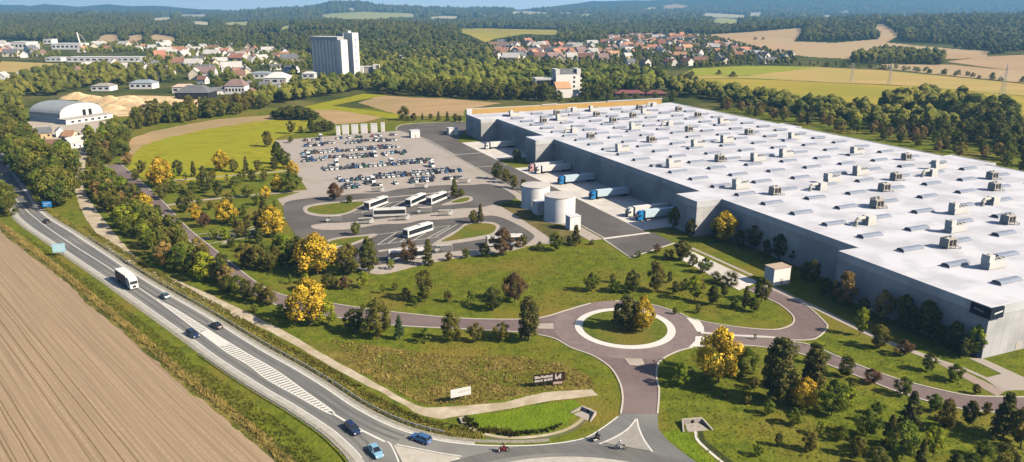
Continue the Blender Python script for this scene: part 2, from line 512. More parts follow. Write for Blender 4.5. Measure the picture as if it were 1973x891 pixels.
def on_terrain(x, y):
    """the terrain point that the photograph shows at pixel (x, y)"""
    u, v = (x - CX) / F, (y - CY) / F
    d = np.array([u, CS - v * SN, -SN - v * CS])
    t = np.geomspace(300, 17000, 1400)
    X, Y, Z = u * t, d[1] * t, CH + d[2] * t
    k = np.nonzero(Z <= terrain_z(X, Y))[0]
    i = k[0] if len(k) else len(t) - 1
    return Vector((X[i], Y[i], float(terrain_z([X[i]], [Y[i]])[0])))

def inside(xs, ys, poly):
    c = np.zeros(xs.shape, bool)
    n = len(poly)
    for i in range(n):
        x1, y1 = poly[i]; x2, y2 = poly[(i + 1) % n]
        if y1 == y2: continue
        k = ((y1 > ys) != (y2 > ys)) & (xs < (x2 - x1) * (ys - y1) / (y2 - y1) + x1)
        c ^= k
    return c

FARFIELDS = [   # outline as the photograph shows it, and what grows there
 ('farbrown', [(183, 84), (188, 72), (205, 67), (232, 67), (231, 82), (205, 85)]), ('farbrown', [(243, 80), (246, 70), (275, 66), (281, 74), (262, 79)]),
 ('farbrown', [(284, 72), (300, 66), (342, 72), (340, 82), (312, 83)]),
 ('farpale', [(340, 33), (350, 28), (405, 28), (400, 33)]), ('farpale', [(365, 46), (372, 41), (408, 43), (407, 49)]), ('fargreen', [(425, 48), (440, 43), (485, 42), (478, 49)]),
 ('farpale', [(290, 36), (330, 32), (334, 38), (300, 40)]), ('fargreen', [(500, 92), (520, 83), (527, 86), (520, 92)]), ('fargreen', [(530, 56), (560, 47), (565, 53), (545, 58)]),
 ('fargreen', [(610, 30), (640, 26), (700, 23), (790, 26), (805, 33), (745, 36), (700, 39), (640, 36)]), ('farpale', [(670, 16), (684, 15), (684, 20), (672, 20)]), ('farpale', [(780, 30), (800, 27), (803, 32)]),
 ('ygreen', [(866, 56), (930, 55), (1078, 58), (1078, 68), (1010, 66), (955, 75), (935, 82), (905, 68)]),
 ('farpale', [(820, 34), (850, 31), (890, 32), (885, 36), (830, 37)]), ('farpale', [(905, 31), (940, 28), (945, 32)]),
 ('farpale', [(980, 27), (990, 22), (1020, 22), (1060, 25), (1055, 29)]), ('farpale', [(1075, 27), (1080, 24), (1105, 25), (1100, 29)]), ('fargreen', [(1105, 33), (1112, 28), (1145, 27), (1140, 34)]),
 ('farbrown', [(1273, 17), (1280, 11), (1300, 8), (1325, 11), (1322, 15), (1295, 18)]), ('farpale', [(1235, 21), (1250, 15), (1268, 14), (1250, 21)]),
 ('farpale', [(1352, 33), (1358, 25), (1395, 27), (1440, 30), (1436, 35)]), ('fargreen', [(1364, 45), (1385, 34), (1425, 38), (1422, 46)]), ('farpale', [(1440, 32), (1444, 24), (1472, 24), (1466, 34)]),
 ('farpale', [(1570, 33), (1600, 28), (1606, 34)]), ('farpale', [(1616, 25), (1632, 20), (1640, 25)]), ('fargreen', [(1725, 33), (1750, 28), (1755, 33)]),
 ('farbrown', [(1385, 84), (1345, 68), (1430, 63), (1548, 54), (1540, 68), (1530, 80), (1605, 83), (1692, 76), (1698, 62), (1678, 50), (1702, 46), (1738, 68), (1722, 74), (1708, 82), (1780, 90), (1905, 99), (1900, 112), (1820, 114),
               (1640, 114), (1560, 110), (1500, 102), (1440, 88)]),
]
xs = np.concatenate([np.arange(-900, -60, 15), np.arange(-60, 2040, 3), np.arange(2040, 2900, 15)]).astype(float)
ys = np.array([0, 60, 120, 200, 300, 400, 520, 640, 760, 880, 950] + list(np.geomspace(1000, 15990, 240)))
gx, gy = np.meshgrid(xs, ys)
GXW = (gx - CX) / F * (gy * CS + CH * SN)
GZ = terrain_z(GXW.ravel(), gy.ravel()).reshape(gx.shape)
verts = np.stack([GXW, gy, GZ], -1).reshape(-1, 3)
nx, ny = len(xs), len(ys)
i0 = (np.arange(ny - 1)[:, None] * nx + np.arange(nx - 1)[None]).ravel()
faces = np.stack([i0, i0 + 1, i0 + nx + 1, i0 + nx], 1)
me = bpy.data.meshes.new('terrain')
me.vertices.add(len(verts)); me.vertices.foreach_set('co', verts.ravel())
me.loops.add(faces.size); me.loops.foreach_set('vertex_index', faces.ravel())
me.polygons.add(len(faces))
me.polygons.foreach_set('loop_start', np.arange(0, faces.size, 4)); me.polygons.foreach_set('loop_total', np.full(len(faces), 4))
tmats = ['grass', 'midland', 'farforest', 'farpale', 'fargreen', 'farbrown', 'ygreen']
for k in tmats: me.materials.append(M[k])
cen = verts[faces].mean(1)
dz = cen[:, 2] - CH
zc = cen[:, 1] * CS - dz * SN
fx, fy = CX + F * cen[:, 0] / zc, CY + F * (-cen[:, 1] * SN - dz * CS) / zc
mi = np.where(cen[:, 1] < 660, 0, np.where(cen[:, 1] < 1750, 1, 2))
for k, poly in FARFIELDS:
    mi[inside(fx, fy, poly) & (cen[:, 1] > 1200)] = tmats.index(k)
TM = (fx, fy, cen, mi)
me.polygons.foreach_set('material_index', mi)
me.polygons.foreach_set('use_smooth', np.ones(len(faces), bool))
me.update(); me.validate()
tag(link('ground', me), kind='structure')

# ------------------------------------------------------------------ ground cover, fields, roads (flat part of the land)
def rough(pts, amp=1.0, step=3.0, seed=0):
    """a closed outline with an uneven edge"""
    out = []
    n = len(pts)
    for i in range(n):
        a, b = pts[i], pts[(i + 1) % n]
        k = max(1, int((b - a).length / step))
        for j in range(k):
            p = a.lerp(b, j / k)
            q = Vector((p.x * 0.17 + seed, p.y * 0.17, 0))
            out.append(p + Vector((noise.noise(q), noise.noise(q + Vector((7, 3, 1))), 0)) * amp * 2)
    return out
def sheet(name, pts, z, m, kind='structure'):
    b = MB(); b.flat(pts, z)
    return tag(b.build(name, M[m] if isinstance(m, str) else m), kind=kind)
def slab(name, pts, z0, z1, m):
    b = MB(); b.prism(pts, z0, z1)
    return tag(b.build(name, M[m] if isinstance(m, str) else m), kind='structure')
def kerb(pts, w=0.4, h=0.13, z=0.03, closed=False, m='kerb'):
    b = MB(); b.strip(pts, w, z, h, closed)
    return tag(b.build('kerb', M[m]), kind='structure')
def line(pts, w=0.25, z=0.075, closed=False, m='paint', name='road_marking'):
    b = MB(); b.strip(pts, w, z, 0, closed)
    return tag(b.build(name, M[m] if isinstance(m, str) else m), kind='structure')

# fields
sheet('ploughed_field', rough(px((-90, 400), (0, 443), (36, 474), (90, 513), (144, 557), (187, 600), (204, 612), (267, 664), (353, 742), (427, 798), (480, 842), (532, 891), (590, 950), (100, 980), (-400, 980), (-420, 600)), 0.5, 2.0), 0.02, 'plough')
sheet('meadow', rough(px((255, 300), (275, 278), (330, 262), (400, 247), (500, 232), (560, 228), (600, 238), (575, 256), (530, 266), (545, 300), (548, 332), (440, 345), (330, 352), (270, 340), (245, 325)), 1.5, 6), 0.02, 'meadow')
sheet('bare_field', rough(px((232, 310), (250, 268), (290, 254), (345, 243), (420, 230), (520, 222), (572, 226), (500, 234), (400, 249), (330, 264), (275, 280), (256, 302)), 1.5, 5), 0.025, 'tan')
sheet('field', rough(px((585, 206), (700, 181), (745, 184), (690, 194), (640, 204), (720, 214), (778, 222), (770, 231), (735, 226), (640, 212), (600, 212)), 1, 6), 0.03, 'meadow')
sheet('bare_field', rough(px((604, 211), (640, 209), (738, 227), (700, 236), (645, 240), (620, 226)), 1, 6), 0.025, 'tan')
sheet('bare_field', rough(px((690, 198), (735, 184), (790, 188), (850, 190), (965, 199), (895, 212), (893, 224), (775, 224)), 1, 6), 0.02, 'tan')
sheet('field', rough(px((-200, 116), (0, 118), (115, 123), (108, 129), (62, 134), (42, 150), (30, 140), (0, 139), (-200, 141)), 2, 10), 0.03, 'stubble')
sheet('field', rough(px((1310, 146), (1340, 132), (1440, 127), (1580, 129), (1560, 138), (1440, 146), (1330, 147)), 2, 12), 0.05, 'lime')
sheet('field', rough(px((1300, 151), (1330, 147.5), (1440, 146.5), (1578, 130), (1700, 136), (1800, 145), (2100, 175), (2100, 196), (1760, 166), (1600, 159), (1440, 151)), 2, 12), 0.06, 'stubble')
sheet('field', rough(px((1285, 160), (1300, 152), (1440, 152), (1600, 160), (1760, 167), (2100, 197), (2100, 250), (1900, 232), (1700, 210), (1560, 195), (1400, 178)), 2, 12), 0.07, 'ygreen')
sheet('field', rough(px((1700, 124), (1830, 125), (2100, 150), (2100, 173), (1800, 143), (1690, 130)), 2, 12), 0.08, 'farbrown')
sheet('field', rough(px((1822, 119), (1895, 110), (1973, 106), (2100, 104), (2100, 148), (1960, 138)), 2, 12), 0.09, 'farbrown')

RUT = mat('dark_rut_soil', (0.165, 0.112, 0.066), (0.26, 0.185, 0.112), scale=1.3, rough=1, spec=0.0, lo=0.3, hi=0.7)  # darker soil colour for the flat rut strips
_fd = Vector((math.cos(FURROW), math.sin(FURROW), 0))
_fn = Vector((-_fd.y, _fd.x, 0))
rk = random.Random(8)
d_ = -4.0
while d_ > -75:
    s0, s1 = rk.uniform(-60, 30), rk.uniform(95, 150)
    for e in (0, -1.9):
        o = _fa + _fn * (d_ + e)
        pl = [o + _fd * (s0 + (s1 - s0) * k / 14) + _fn * rk.uniform(-.12, .12) for k in range(15)]
        pl = [q for q in pl if inside(np.array([PIX(q)[0]]), np.array([PIX(q)[1]]), [(-90, 420), (0, 455), (90, 528), (187, 618), (267, 682), (427, 815), (520, 896), (560, 950), (100, 980), (-400, 980), (-420, 600)])[0]]
        if len(pl) > 3: line(pl, rk.uniform(.16, .38), 0.026, m=RUT, name='wheel_rut')
    d_ -= rk.choice((2.7, 4.4, 7.5, 9.0))
# highway and the big roundabout at its end
LL = px((-60, 255), (0, 345), (11, 367), (37, 418), (108, 470), (201, 533), (233, 556), (316, 614), (371, 653), (416, 686), (500, 741), (573, 784), (636, 825), (666, 850), (690, 874), (705, 897), (712, 935))
RR = px((-32, 245), (6, 300), (20, 329), (46, 365), (81, 411), (144, 452), (215, 499), (273, 537), (323, 567), (374, 596), (416, 621), (500, 673), (573, 714), (628, 748), (688, 788), (758, 823), (833, 846), (900, 856), (971, 859),
        (1046, 857), (1120, 846), (1157, 827), (1190, 803))
JR = px((1196, 798), (1267, 798), (1268, 827), (1287, 850), (1324, 879), (1360, 903), (1420, 945))
LLs, RRs = spline(LL, 5), spline(RR, 5)
sheet('main_road', LLs + px((850, 960), (1200, 975), (1420, 945)) + list(reversed(JR)) + list(reversed(RRs)), 0.05, 'asphalt')
b = MB(); b.strip(offset(LLs[10:], -0.75), 1.5, 0.058); b.strip(offset(RRs[:-24], 0.45), 0.9, 0.058)
tag(b.build('road_shoulder', M['shoulder']), kind='structure')
b = MB(); b.strip(offset(LLs[10:], -1.95), 1.1, 0.04); b.strip(offset(RRs[10:-14], 1.4), 1.1, 0.04)
tag(b.build('gravel_verge', mat('verge_gravel', (0.20, 0.19, 0.15), (0.34, 0.32, 0.27), scale=1.2, rough=1)), kind='structure')
TYRE = mat('tyre_darkened_asphalt', (0.125, 0.125, 0.122), (0.165, 0.163, 0.158), scale=0.5, stretch=(0.1, 1, 1), rot=FURROW, rough=0.85)
for d in (1.35, 3.0): line(offset(LLs[8:-6], d), 0.75, 0.054, m=TYRE, name='tyre_track')
for d in (1.5, 3.2): line(offset(RRs[6:78], -d), 0.75, 0.0545, m=TYRE, name='tyre_track')
line([Vector((10.67 + 41.2 * math.cos(a), 86.6 + 41.2 * math.sin(a), 0)) for a in np.linspace(0.75, 2.3, 40)], 3.2, 0.0555, m=TYRE, name='tyre_track')
line(offset(RRs, -0.1), 0.32, 0.066)
line(LLs[14:-8], 0.22, 0.066)
line(spline(px((20, 372), (59, 413), (126, 463), (205, 513), (269, 556), (300, 577)), 6), 0.3, 0.066)
ML = spline(px((300, 577), (340, 607), (400, 652), (440, 681), (480, 705), (517, 733), (575, 765), (621, 791), (642, 800)), 8)
MR = spline(px((300, 576), (340, 597), (416, 645), (450, 666), (480, 684), (536, 717), (591, 757), (632, 786), (645, 797)), 8)
line(ML, 0.34, 0.066); line(MR, 0.34, 0.066)
b = MB()
def frac(pl, t):
    d = [0.0]
    for p, q in zip(pl, pl[1:]): d.append(d[-1] + (q - p).length)
    s = t * d[-1]
    for i in range(len(pl) - 1):
        if d[i + 1] >= s: return pl[i].lerp(pl[i + 1], (s - d[i]) / max(1e-6, d[i + 1] - d[i]))
    return pl[-1].copy()
for k in range(4, 74):
    t = k / 75
    p, q = frac(ML, t), frac(MR, t)
    if (p - q).length < 0.5: continue
    if 0.335 < t < 0.475:
        t2 = (k + 1) / 75
        p2, q2 = frac(ML, t2), frac(MR, t2)
        b.add([(v.x, v.y, 0.0655) for v in (p, p2, q2, q)], [(0, 1, 2, 3)])
        continue
    b.strip([p.lerp(q, 0.06), frac(ML, t + 0.008).lerp(frac(MR, t + 0.008), 0.94)], 0.8, 0.0655)
tag(b.build('road_marking', M['paint']), kind='structure')
line(spline(px((642, 798), (690, 826), (742, 852)), 6), 0.5, 0.066)
RC = Vector((10.67, 86.6, 0))
def circle(c, r, n=96, a0=0, a1=2 * math.pi):
    return [c + Vector((r * math.cos(a0 + (a1 - a0) * i / n), r * math.sin(a0 + (a1 - a0) * i / n), 0)) for i in range(n)]
slab('roundabout_apron', circle(RC, 38.3), 0.0, 0.10, mat('worn_apron', (0.40, 0.38, 0.34), (0.50, 0.48, 0.44), scale=0.6, rough=0.95))
slab('roundabout_island', circle(RC, 34.9), 0.0, 0.22, 'grass_in')
slab('traffic_island', px((757, 858), (764, 860), (850, 877), (886, 882), (860, 893), (812, 903), (782, 905), (770, 882)), 0.0, 0.13, mat('island_paving', (0.42, 0.39, 0.34), (0.5, 0.47, 0.42), scale=0.7, rough=0.95))
line(spline(px((745, 852), (752, 856), (764, 880), (772, 905)), 6), 0.3, 0.066)
line(px((764, 857), (850, 874), (890, 880)), 0.3, 0.066)
line(px((886, 884), (850, 893)), 0.3, 0.066)
b = MB(); b.flat(px((1226, 810), (1212, 826), (1160, 853), (1205, 862), (1254, 869), (1240, 845), (1230, 825)), 0.062)
tag(b.build('painted_island', mat('faded_paint', (0.27, 0.26, 0.245), (0.34, 0.325, 0.30), scale=0.8)), kind='structure')
line(spline(px((1227, 806), (1212, 825), (1186, 843), (1155, 856)), 6), 0.32, 0.066)
line(spline(px((1227, 806), (1231, 825), (1241, 848), (1257, 871)), 6), 0.32, 0.066)
line(px((1162, 854), (1254, 871)), 0.25, 0.066, m='asphalt_dark')

# verges beside the highway
sheet('verge', rough(px((-40, 400), (0, 425), (50, 462), (110, 505), (160, 545), (215, 590), (262, 632), (330, 690), (400, 745), (470, 800), (540, 857), (590, 905), (620, 940), (585, 948), (532, 893), (480, 844), (427, 800), (353, 744), (267, 666), (204, 614), (187, 602),
       (144, 559), (90, 515), (36, 476), (0, 445)), 0.5, 1.5, 3), 0.03, 'dry')
sheet('verge', rough(offset(RRs[16:88], 1.9) + list(reversed(offset(RRs[16:88], 4.6))), 0.35, 1.5, 8), 0.033, 'dry')
sheet('gravel_track', rough(spline(px((149, 270), (147, 300), (144, 352), (150, 385), (163, 418), (190, 455), (215, 488), (255, 516), (316, 543), (359, 567), (413, 596), (480, 621), (517, 638), (591, 679), (666, 723), (740, 760), (799, 794), (844, 808), (870, 804), (953, 793), (1046, 776), (1152, 762)), 3)
      + list(reversed(spline(px((168, 270), (167, 300), (160, 352), (172, 385), (196, 418), (225, 455), (262, 495), (300, 523), (334, 538), (395, 564), (449, 589), (480, 604), (554, 642), (628, 686), (703, 727), (762, 760), (807, 783), (860, 785), (971, 775), (1046, 757), (1142, 751)), 3))), 0.2, 1.5), 0.04, 'gravel')
sheet('rough_meadow', rough(px((600, 655), (660, 660), (760, 672), (850, 684), (930, 690), (1010, 690), (1085, 700), (1130, 722), (1150, 748), (1046, 754), (971, 772), (900, 782), (815, 781), (765, 757), (700, 722), (640, 688)), 1.8, 2.0, 5), 0.02, 'wild')
sheet('ditch_meadow', rough(px((905, 800), (960, 796), (1046, 779), (1105, 771), (1122, 785), (1112, 802), (1090, 818), (1046, 830), (980, 836), (930, 828), (895, 814)), 0.4, 1.5, 2), 0.025, 'grass_bright')
line(spline(px((1136, 787), (1122, 808), (1092, 828), (1044, 840), (985, 844), (940, 838), (905, 824), (890, 810)), 6), 0.9, 0.03, m='gravel', name='drainage_channel')
line(spline(px((1140, 790), (1128, 810), (1098, 832), (1048, 845), (985, 849), (935, 843)), 6), 0.35, 0.032, m='asphalt_dark', name='drainage_channel')
line(spline(px((1330, 818), (1340, 833), (1344, 848), (1362, 866), (1392, 891), (1430, 918)), 6), 0.6, 0.03, m='concrete', name='drainage_channel')
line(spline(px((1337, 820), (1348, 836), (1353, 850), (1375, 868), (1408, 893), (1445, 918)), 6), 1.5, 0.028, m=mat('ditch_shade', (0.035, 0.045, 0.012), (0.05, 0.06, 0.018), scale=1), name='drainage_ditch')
sheet('ditch_meadow', rough(px((1278, 836), (1300, 830), (1325, 838), (1342, 860), (1390, 900), (1360, 900), (1324, 876), (1290, 850)), 0.3, 1.5, 2), 0.025, 'grass_bright')

# service road, small roundabout and its arms
CC = Vector((30.1, 185.2, 0))
SRr = spline(px((232, 316), (262, 342), (310, 385), (359, 437), (413, 481), (478, 533), (513, 556), (560, 573), (643, 586), (703, 595), (777, 604), (886, 614), (997, 616), (1046, 612), (1090, 599), (1138, 585)), 5)
SRl = spline(px((203, 320), (238, 350), (285, 392), (334, 434), (395, 495), (431, 528), (480, 565), (536, 590), (590, 604), (658, 614), (703, 621), (777, 629), (882, 634), (990, 640), (1027, 644), (1068, 653), (1101, 671), (1142, 686), (1176, 709), (1194, 738), (1200, 768), (1196, 798)), 5)
SE = spline(px((1335, 670), (1310, 676), (1298, 681), (1280, 690), (1268, 702), (1265, 727), (1270, 753), (1267, 798)), 5)
sheet('service_road', SRr + [CC] + list(reversed(SRl[:80])), 0.045, 'asphalt_plum')
sheet('service_road', [CC] + SRl[75:] + list(reversed(SE)), 0.0475, 'asphalt_plum')
EU = spline(px((1310, 604), (1340, 617), (1414, 630), (1488, 636), (1522, 628), (1530, 616), (1522, 603), (1500, 586), (1478, 576), (1440, 558)), 5)
EL = spline(px((1340, 641), (1412, 647), (1488, 651), (1518, 656), (1563, 655), (1581, 647), (1594, 632), (1589, 621), (1559, 593), (1518, 566), (1470, 545)), 5)
sheet('access_road', [CC] + EU + list(reversed(EL)), 0.046, 'asphalt_plum')
FU = spline(px((1344, 643), (1412, 649), (1488, 653), (1518, 658), (1563, 666), (1615, 688), (1674, 712), (1730, 731), (1786, 746), (1860, 762), (1919, 765), (2000, 766)), 5)
FL = spline(px((1335, 669), (1418, 666), (1474, 670), (1548, 684), (1607, 708), (1656, 727), (1711, 749), (1767, 768), (1823, 783), (1897, 794), (2000, 798)), 5)
sheet('access_road', [CC] + FU + list(reversed(FL)), 0.0465, 'asphalt_plum')
sheet('roundabout_carriageway', circle(CC, 18.9), 0.052, mat('pale_reddish_paving', (0.185, 0.145, 0.145), (0.235, 0.188, 0.185), scale=0.6, c3=(0.25, 0.20, 0.195), scale3=0.08))
slab('roundabout_apron', circle(CC, 13.3), 0.0, 0.13, 'white_apron')
slab('roundabout_island', circle(CC, 11.2), 0.0, 0.24, 'grass_in')
kerb(SRr); kerb(SRl); kerb(SE)
kerb(circle(CC, 18.9, 30, math.radians(38), math.radians(92)))
kerb(EU); kerb(EL[8:]); kerb(FU[14:]); kerb(FL)
b = MB(); b.strip(EL[1:16], 1.1, 0.03, 0.12); tag(b.build('median', M['concrete']), kind='structure')
for q in (((1322, 613), (1347, 617), (1356, 631), (1357, 640), (1343, 640), (1335, 627)), ((1340, 649), (1357, 649), (1355, 667), (1326, 671), (1339, 658))):
    slab('crossing_pavement', px(*q), 0.02, 0.11, 'white_apron')
slab('traffic_island', px((1038, 625), (1066, 624), (1067, 635), (1030, 634)), 0.02, 0.15, 'pave')
slab('traffic_island', px((1203, 692), (1237, 692), (1242, 703), (1226, 706), (1212, 704)), 0.02, 0.15, 'pave')

# footpaths by the warehouse corner
slab('footpath', px((1867, 691), (1892, 691), (2000, 740), (2000, 752), (1937, 753), (1899, 729), (1930, 721)), 0.0, 0.08, 'pave')
sheet('footpath', px((1806, 700), (1823, 699), (1937, 755), (1922, 764), (1895, 750)), 0.05, mat('reddish_path', (0.30, 0.235, 0.20), (0.36, 0.29, 0.25), scale=0.6))
line(px((1806, 694), (1853, 709), (1899, 729), (1937, 754)), 1.2, 0.058, m='pave', name='footpath')
line(spline(px((1468, 547), (1560, 588), (1625, 620), (1700, 655), (1806, 695)), 6), 2.2, 0.05, m='pave', name='footpath')
slab('concrete_strip', px((1329, 483), (1413, 522), (1461, 543), (1424, 560), (1343, 517), (1311, 500)), 0.0, 0.06, 'concrete')
line(spline(px((1300, 469), (1329, 477), (1390, 504), (1449, 531)), 5), 1.4, 0.05, m='pave', name='footpath')

# car park, truck yard, loading aprons (laid out in the warehouse's own directions)
def wh(*ac): return [WH(a, c) for a, c in ac]
sheet('car_park', px((530, 271), (800, 250), (877, 298), (966, 349), (985, 362), (990, 376), (985, 385), (900, 362), (860, 362), (803, 370), (767, 375), (731, 380), (681, 382), (638, 386), (600, 390), (560, 395), (548, 400), (534, 384), (592, 366)), 0.02, 'lot')
sheet('truck_yard', wh((122.5, -35), (372, -35)) + px((763, 250), (771, 243), (800, 239), (850, 237), (895, 235), (905, 242)) + wh((345, -17.2), (122.5, -17.2)), 0.045, 'asphalt_dark')
sheet('truck_yard', px((1163, 462), (1214, 496), (1299, 469), (1259, 448)), 0.045, 'asphalt_dark')
kerb(spline(px((877, 300), (820, 268), (772, 254), (763, 249), (771, 242), (800, 238), (850, 236), (895, 234)), 5), 0.6)
kerb(px((1162, 461), (1214, 497), (1300, 469)), 0.7)
kerb(wh((122.5, -35.3), (230, -35.3), (372, -35.3)), 0.6)
line(wh((122.3, -36), (122.3, -16)), 1.6, 0.06, m='concrete', name='drain_strip')
line(wh((300, -35), (300, -17)), 0.9, 0.06, m='concrete', name='drain_strip')
line(wh((262, -35), (262, -17)), 0.7, 0.06, m='concrete', name='drain_strip')
line(wh((122, -39), (180, -39), (225, -39)), 5.5, 0.035, m='pave', name='pavement')
sheet('loading_apron', wh((126, -17.2), (252, -17.2), (252, 9.9), (126, 9.9)), 0.05, 'concrete')
sheet('loading_apron', wh((277, -17.2), (337, -17.2), (337, 9.9), (277, 9.9)), 0.05, 'concrete')
for a in (147, 171, 202, 231, 300, 322):
    line(wh((a, -17), (a, 9.8)), 0.5, 0.056, m='shoulder', name='concrete_joint')
line(wh((124, -17), (277, -17)), 0.5, 0.056, m='asphalt', name='concrete_joint')
for a in (390, 373, 351, 327, 302, 273, 250):
    line(wh((a, -124), (a, -37)), 0.5, 0.03, m='pave', name='row_marking')
for a in (381.7, 364, 338.7, 316, 288, 258.4, 242.5):
    line(wh((a, -118), (a, -42)), 0.35, 0.03, m='shoulder', name='row_marking')
# bus station
BUS = spline(px((546, 398), (557, 388), (598, 382), (638, 379), (681, 374), (731, 372), (767, 365), (803, 361), (860, 357), (900, 357), (939, 355), (965, 361), (991, 377), (993, 383), (975, 389), (953, 394), (945, 405), (955, 417), (969, 421), (1003, 437), (1028, 457), (1021, 467),
           (1003, 473), (963, 480), (842, 491), (781, 503), (733, 514), (690, 521), (645, 510), (605, 486), (575, 460), (551, 424)), 4, True)
sheet('bus_station_road', BUS, 0.04, 'asphalt_dark')
def island(outer, name='kerbed_island', grass=None, inset=1.6):
    o = spline(px(*outer), 4, True)
    slab(name, o, 0.0, 0.12, 'pave')
    if grass:
        sheet('island_grass', spline(px(*grass), 4, True), 0.135, 'grass_in')
island([(584, 405), (588, 398), (616, 392), (660, 389), (712, 387), (722, 390), (708, 394), (682, 408), (655, 416), (624, 418), (594, 414)], grass=[(592, 405), (600, 399), (630, 394), (664, 391), (702, 390), (678, 406), (655, 413), (624, 414), (599, 410)])
line(spline(px((660, 389), (749, 381), (822, 374), (874, 370)), 5), 1.8, 0.11, m='pave', name='pavement')
island([(850, 396), (866, 389), (880, 383), (898, 378), (910, 381), (909, 387), (892, 392), (868, 395)], grass=[(868, 391), (882, 385), (898, 381), (905, 383), (900, 388), (885, 391)])
slab('bus_platform', spline(px((599, 436), (625, 431), (660, 430), (696, 427), (741, 422), (801, 415), (842, 410), (882, 403), (923, 401), (953, 395), (966, 399), (1000, 420), (1066, 466), (1040, 470), (1012, 475), (1028, 460), (1026, 452), (1003, 437), (969, 421), (943, 416), (902, 419), (839, 424), (811, 425), (781, 431), (731, 433), (700, 438), (660, 443), (613, 443)), 3, True), 0.0, 0.12, 'pave')
island([(834, 472), (858, 456), (878, 445), (889, 437), (898, 431), (923, 428), (949, 429), (963, 436), (958, 445), (949, 454), (923, 460), (880, 466)], grass=[(850, 466), (870, 455), (886, 444), (900, 434), (923, 431), (945, 432), (956, 438), (948, 450), (922, 456), (880, 463)])
island([(630, 464), (660, 457), (694, 454), (722, 451), (726, 454), (712, 460), (698, 466), (678, 473), (655, 478), (632, 478)], grass=[(636, 466), (660, 460), (694, 457), (712, 455), (694, 463), (675, 470), (655, 474), (636, 474)])
line(spline(px((729, 485), (780, 478), (830, 473), (885, 467), (939, 458)), 5), 2.2, 0.11, m='pave', name='pavement')
slab('pavement', spline(px((690, 516), (733, 511), (781, 500), (842, 489), (900, 483), (963, 476), (1003, 471), (1012, 476), (985, 483), (930, 491), (865, 500), (800, 514), (748, 527), (715, 528)), 3, True), 0.0, 0.11, 'pave')
b = MB()
for p, q in (((697, 411), (733, 394)), ((722, 407), (757, 390)), ((748, 403), (780, 387)), ((772, 400), (800, 386)), ((798, 397), (830, 382)), ((822, 395), (850, 381)), ((840, 391), (864, 378)),
             ((681, 411), (842, 391)), ((733, 393), (866, 377)),
             ((727, 472), (766, 447)), ((748, 469), (786, 444)), ((771, 466), (807, 444)), ((797, 463), (836, 440)), ((822, 460), (866, 437)), ((840, 456), (880, 433)), ((728, 472), (846, 457)), ((724, 453), (868, 435))):
    b.strip(px(p, q), 0.3, 0.052)
tag(b.build('bay_marking', M['paint']), kind='structure')
# tank lawn and footpaths in the lawns
sheet('tank_lawn', rough(px((957, 398), (985, 392), (1015, 405), (1090, 440), (1130, 458), (1080, 470), (1066, 463)), 0.5, 3), 0.03, mat('dry_lawn', (0.14, 0.115, 0.045), (0.20, 0.17, 0.075), scale=0.3, rough=1, spec=0.0, c3=(0.09, 0.09, 0.03), scale3=0.1))
for pts, w in (([(330, 349), (400, 342), (480, 336), (556, 329)], 2.2), ([(322, 396), (390, 386), (450, 380), (500, 375), (540, 372), (597, 367)], 2.4), ([(490, 437), (520, 428), (549, 420)], 2.0), ([(430, 470), (460, 452), (505, 437)], 1.6)):
    line(spline(px(*pts), 5), w, 0.03, m='pave', name='footpath')
line(spline(px((382, 462), (420, 456), (470, 449), (515, 440)), 5), 4.0, 0.035, m='asphalt_dark', name='side_road')
line(spline(px((376, 452), (420, 448), (470, 441), (508, 434)), 5), 0.5, 0.06, m='kerb', name='kerb')
line(spline(px((392, 471), (420, 467), (470, 459), (520, 449)), 5), 0.5, 0.06, m='kerb', name='kerb')
sheet('sand_yard', rough(px((180, 212), (200, 190), (250, 184), (330, 186), (420, 196), (470, 196), (470, 206), (380, 212), (300, 222), (230, 225)), 2, 8), 0.05, 'sand')
sheet('bare_yard', rough(px((50, 245), (60, 225), (200, 232), (215, 245), (200, 262), (160, 275), (90, 272)), 2, 6), 0.03, mat('dusty_yard', (0.40, 0.35, 0.29), (0.50, 0.45, 0.38), scale=0.2, rough=1))
sheet('dock_verge', wh((108, -14), (124, -14), (124, 0), (108, 0)), 0.03, 'grass_in')
# ------------------------------------------------------------------ the warehouse
def panel_mat(name, c1, c2, sx, sy, ox, oy, joint, scale=0.25, jw=0.012):
    m = mat(name, c1, c2, scale=scale, c3=tuple(v * 0.82 for v in c1), scale3=0.08, rough=0.85)
    n, l = m.node_tree.nodes, m.node_tree.links
    b = n['Principled BSDF']
    src = b.inputs['Base Color'].links[0].from_socket
    tc = n.new('ShaderNodeTexCoord'); sp = n.new('ShaderNodeSeparateXYZ')
    l.new(tc.outputs['Object'], sp.inputs[0])
    outs = []
    for k, (s, o) in enumerate(((sx, ox), (sy, oy))):
        a = n.new('ShaderNodeMath'); a.operation = 'ADD'; a.inputs[1].default_value = o
        d = n.new('ShaderNodeMath'); d.operation = 'DIVIDE'; d.inputs[1].default_value = s
        f = n.new('ShaderNodeMath'); f.operation = 'FRACT'
        t = n.new('ShaderNodeMath'); t.operation = 'LESS_THAN'; t.inputs[1].default_value = jw
        l.new(sp.outputs[k], a.inputs[0]); l.new(a.outputs[0], d.inputs[0]); l.new(d.outputs[0], f.inputs[0]); l.new(f.outputs[0], t.inputs[0])
        outs.append(t.outputs[0])
    mx = n.new('ShaderNodeMath'); mx.operation = 'MAXIMUM'
    l.new(outs[0], mx.inputs[0]); l.new(outs[1], mx.inputs[1])
    mi = n.new('ShaderNodeMix'); mi.data_type = 'RGBA'
    l.new(mx.outputs[0], mi.inputs[0]); l.new(src, mi.inputs[6]); mi.inputs[7].default_value = (*joint, 1)
    l.new(mi.outputs[2], b.inputs['Base Color'])
    return m
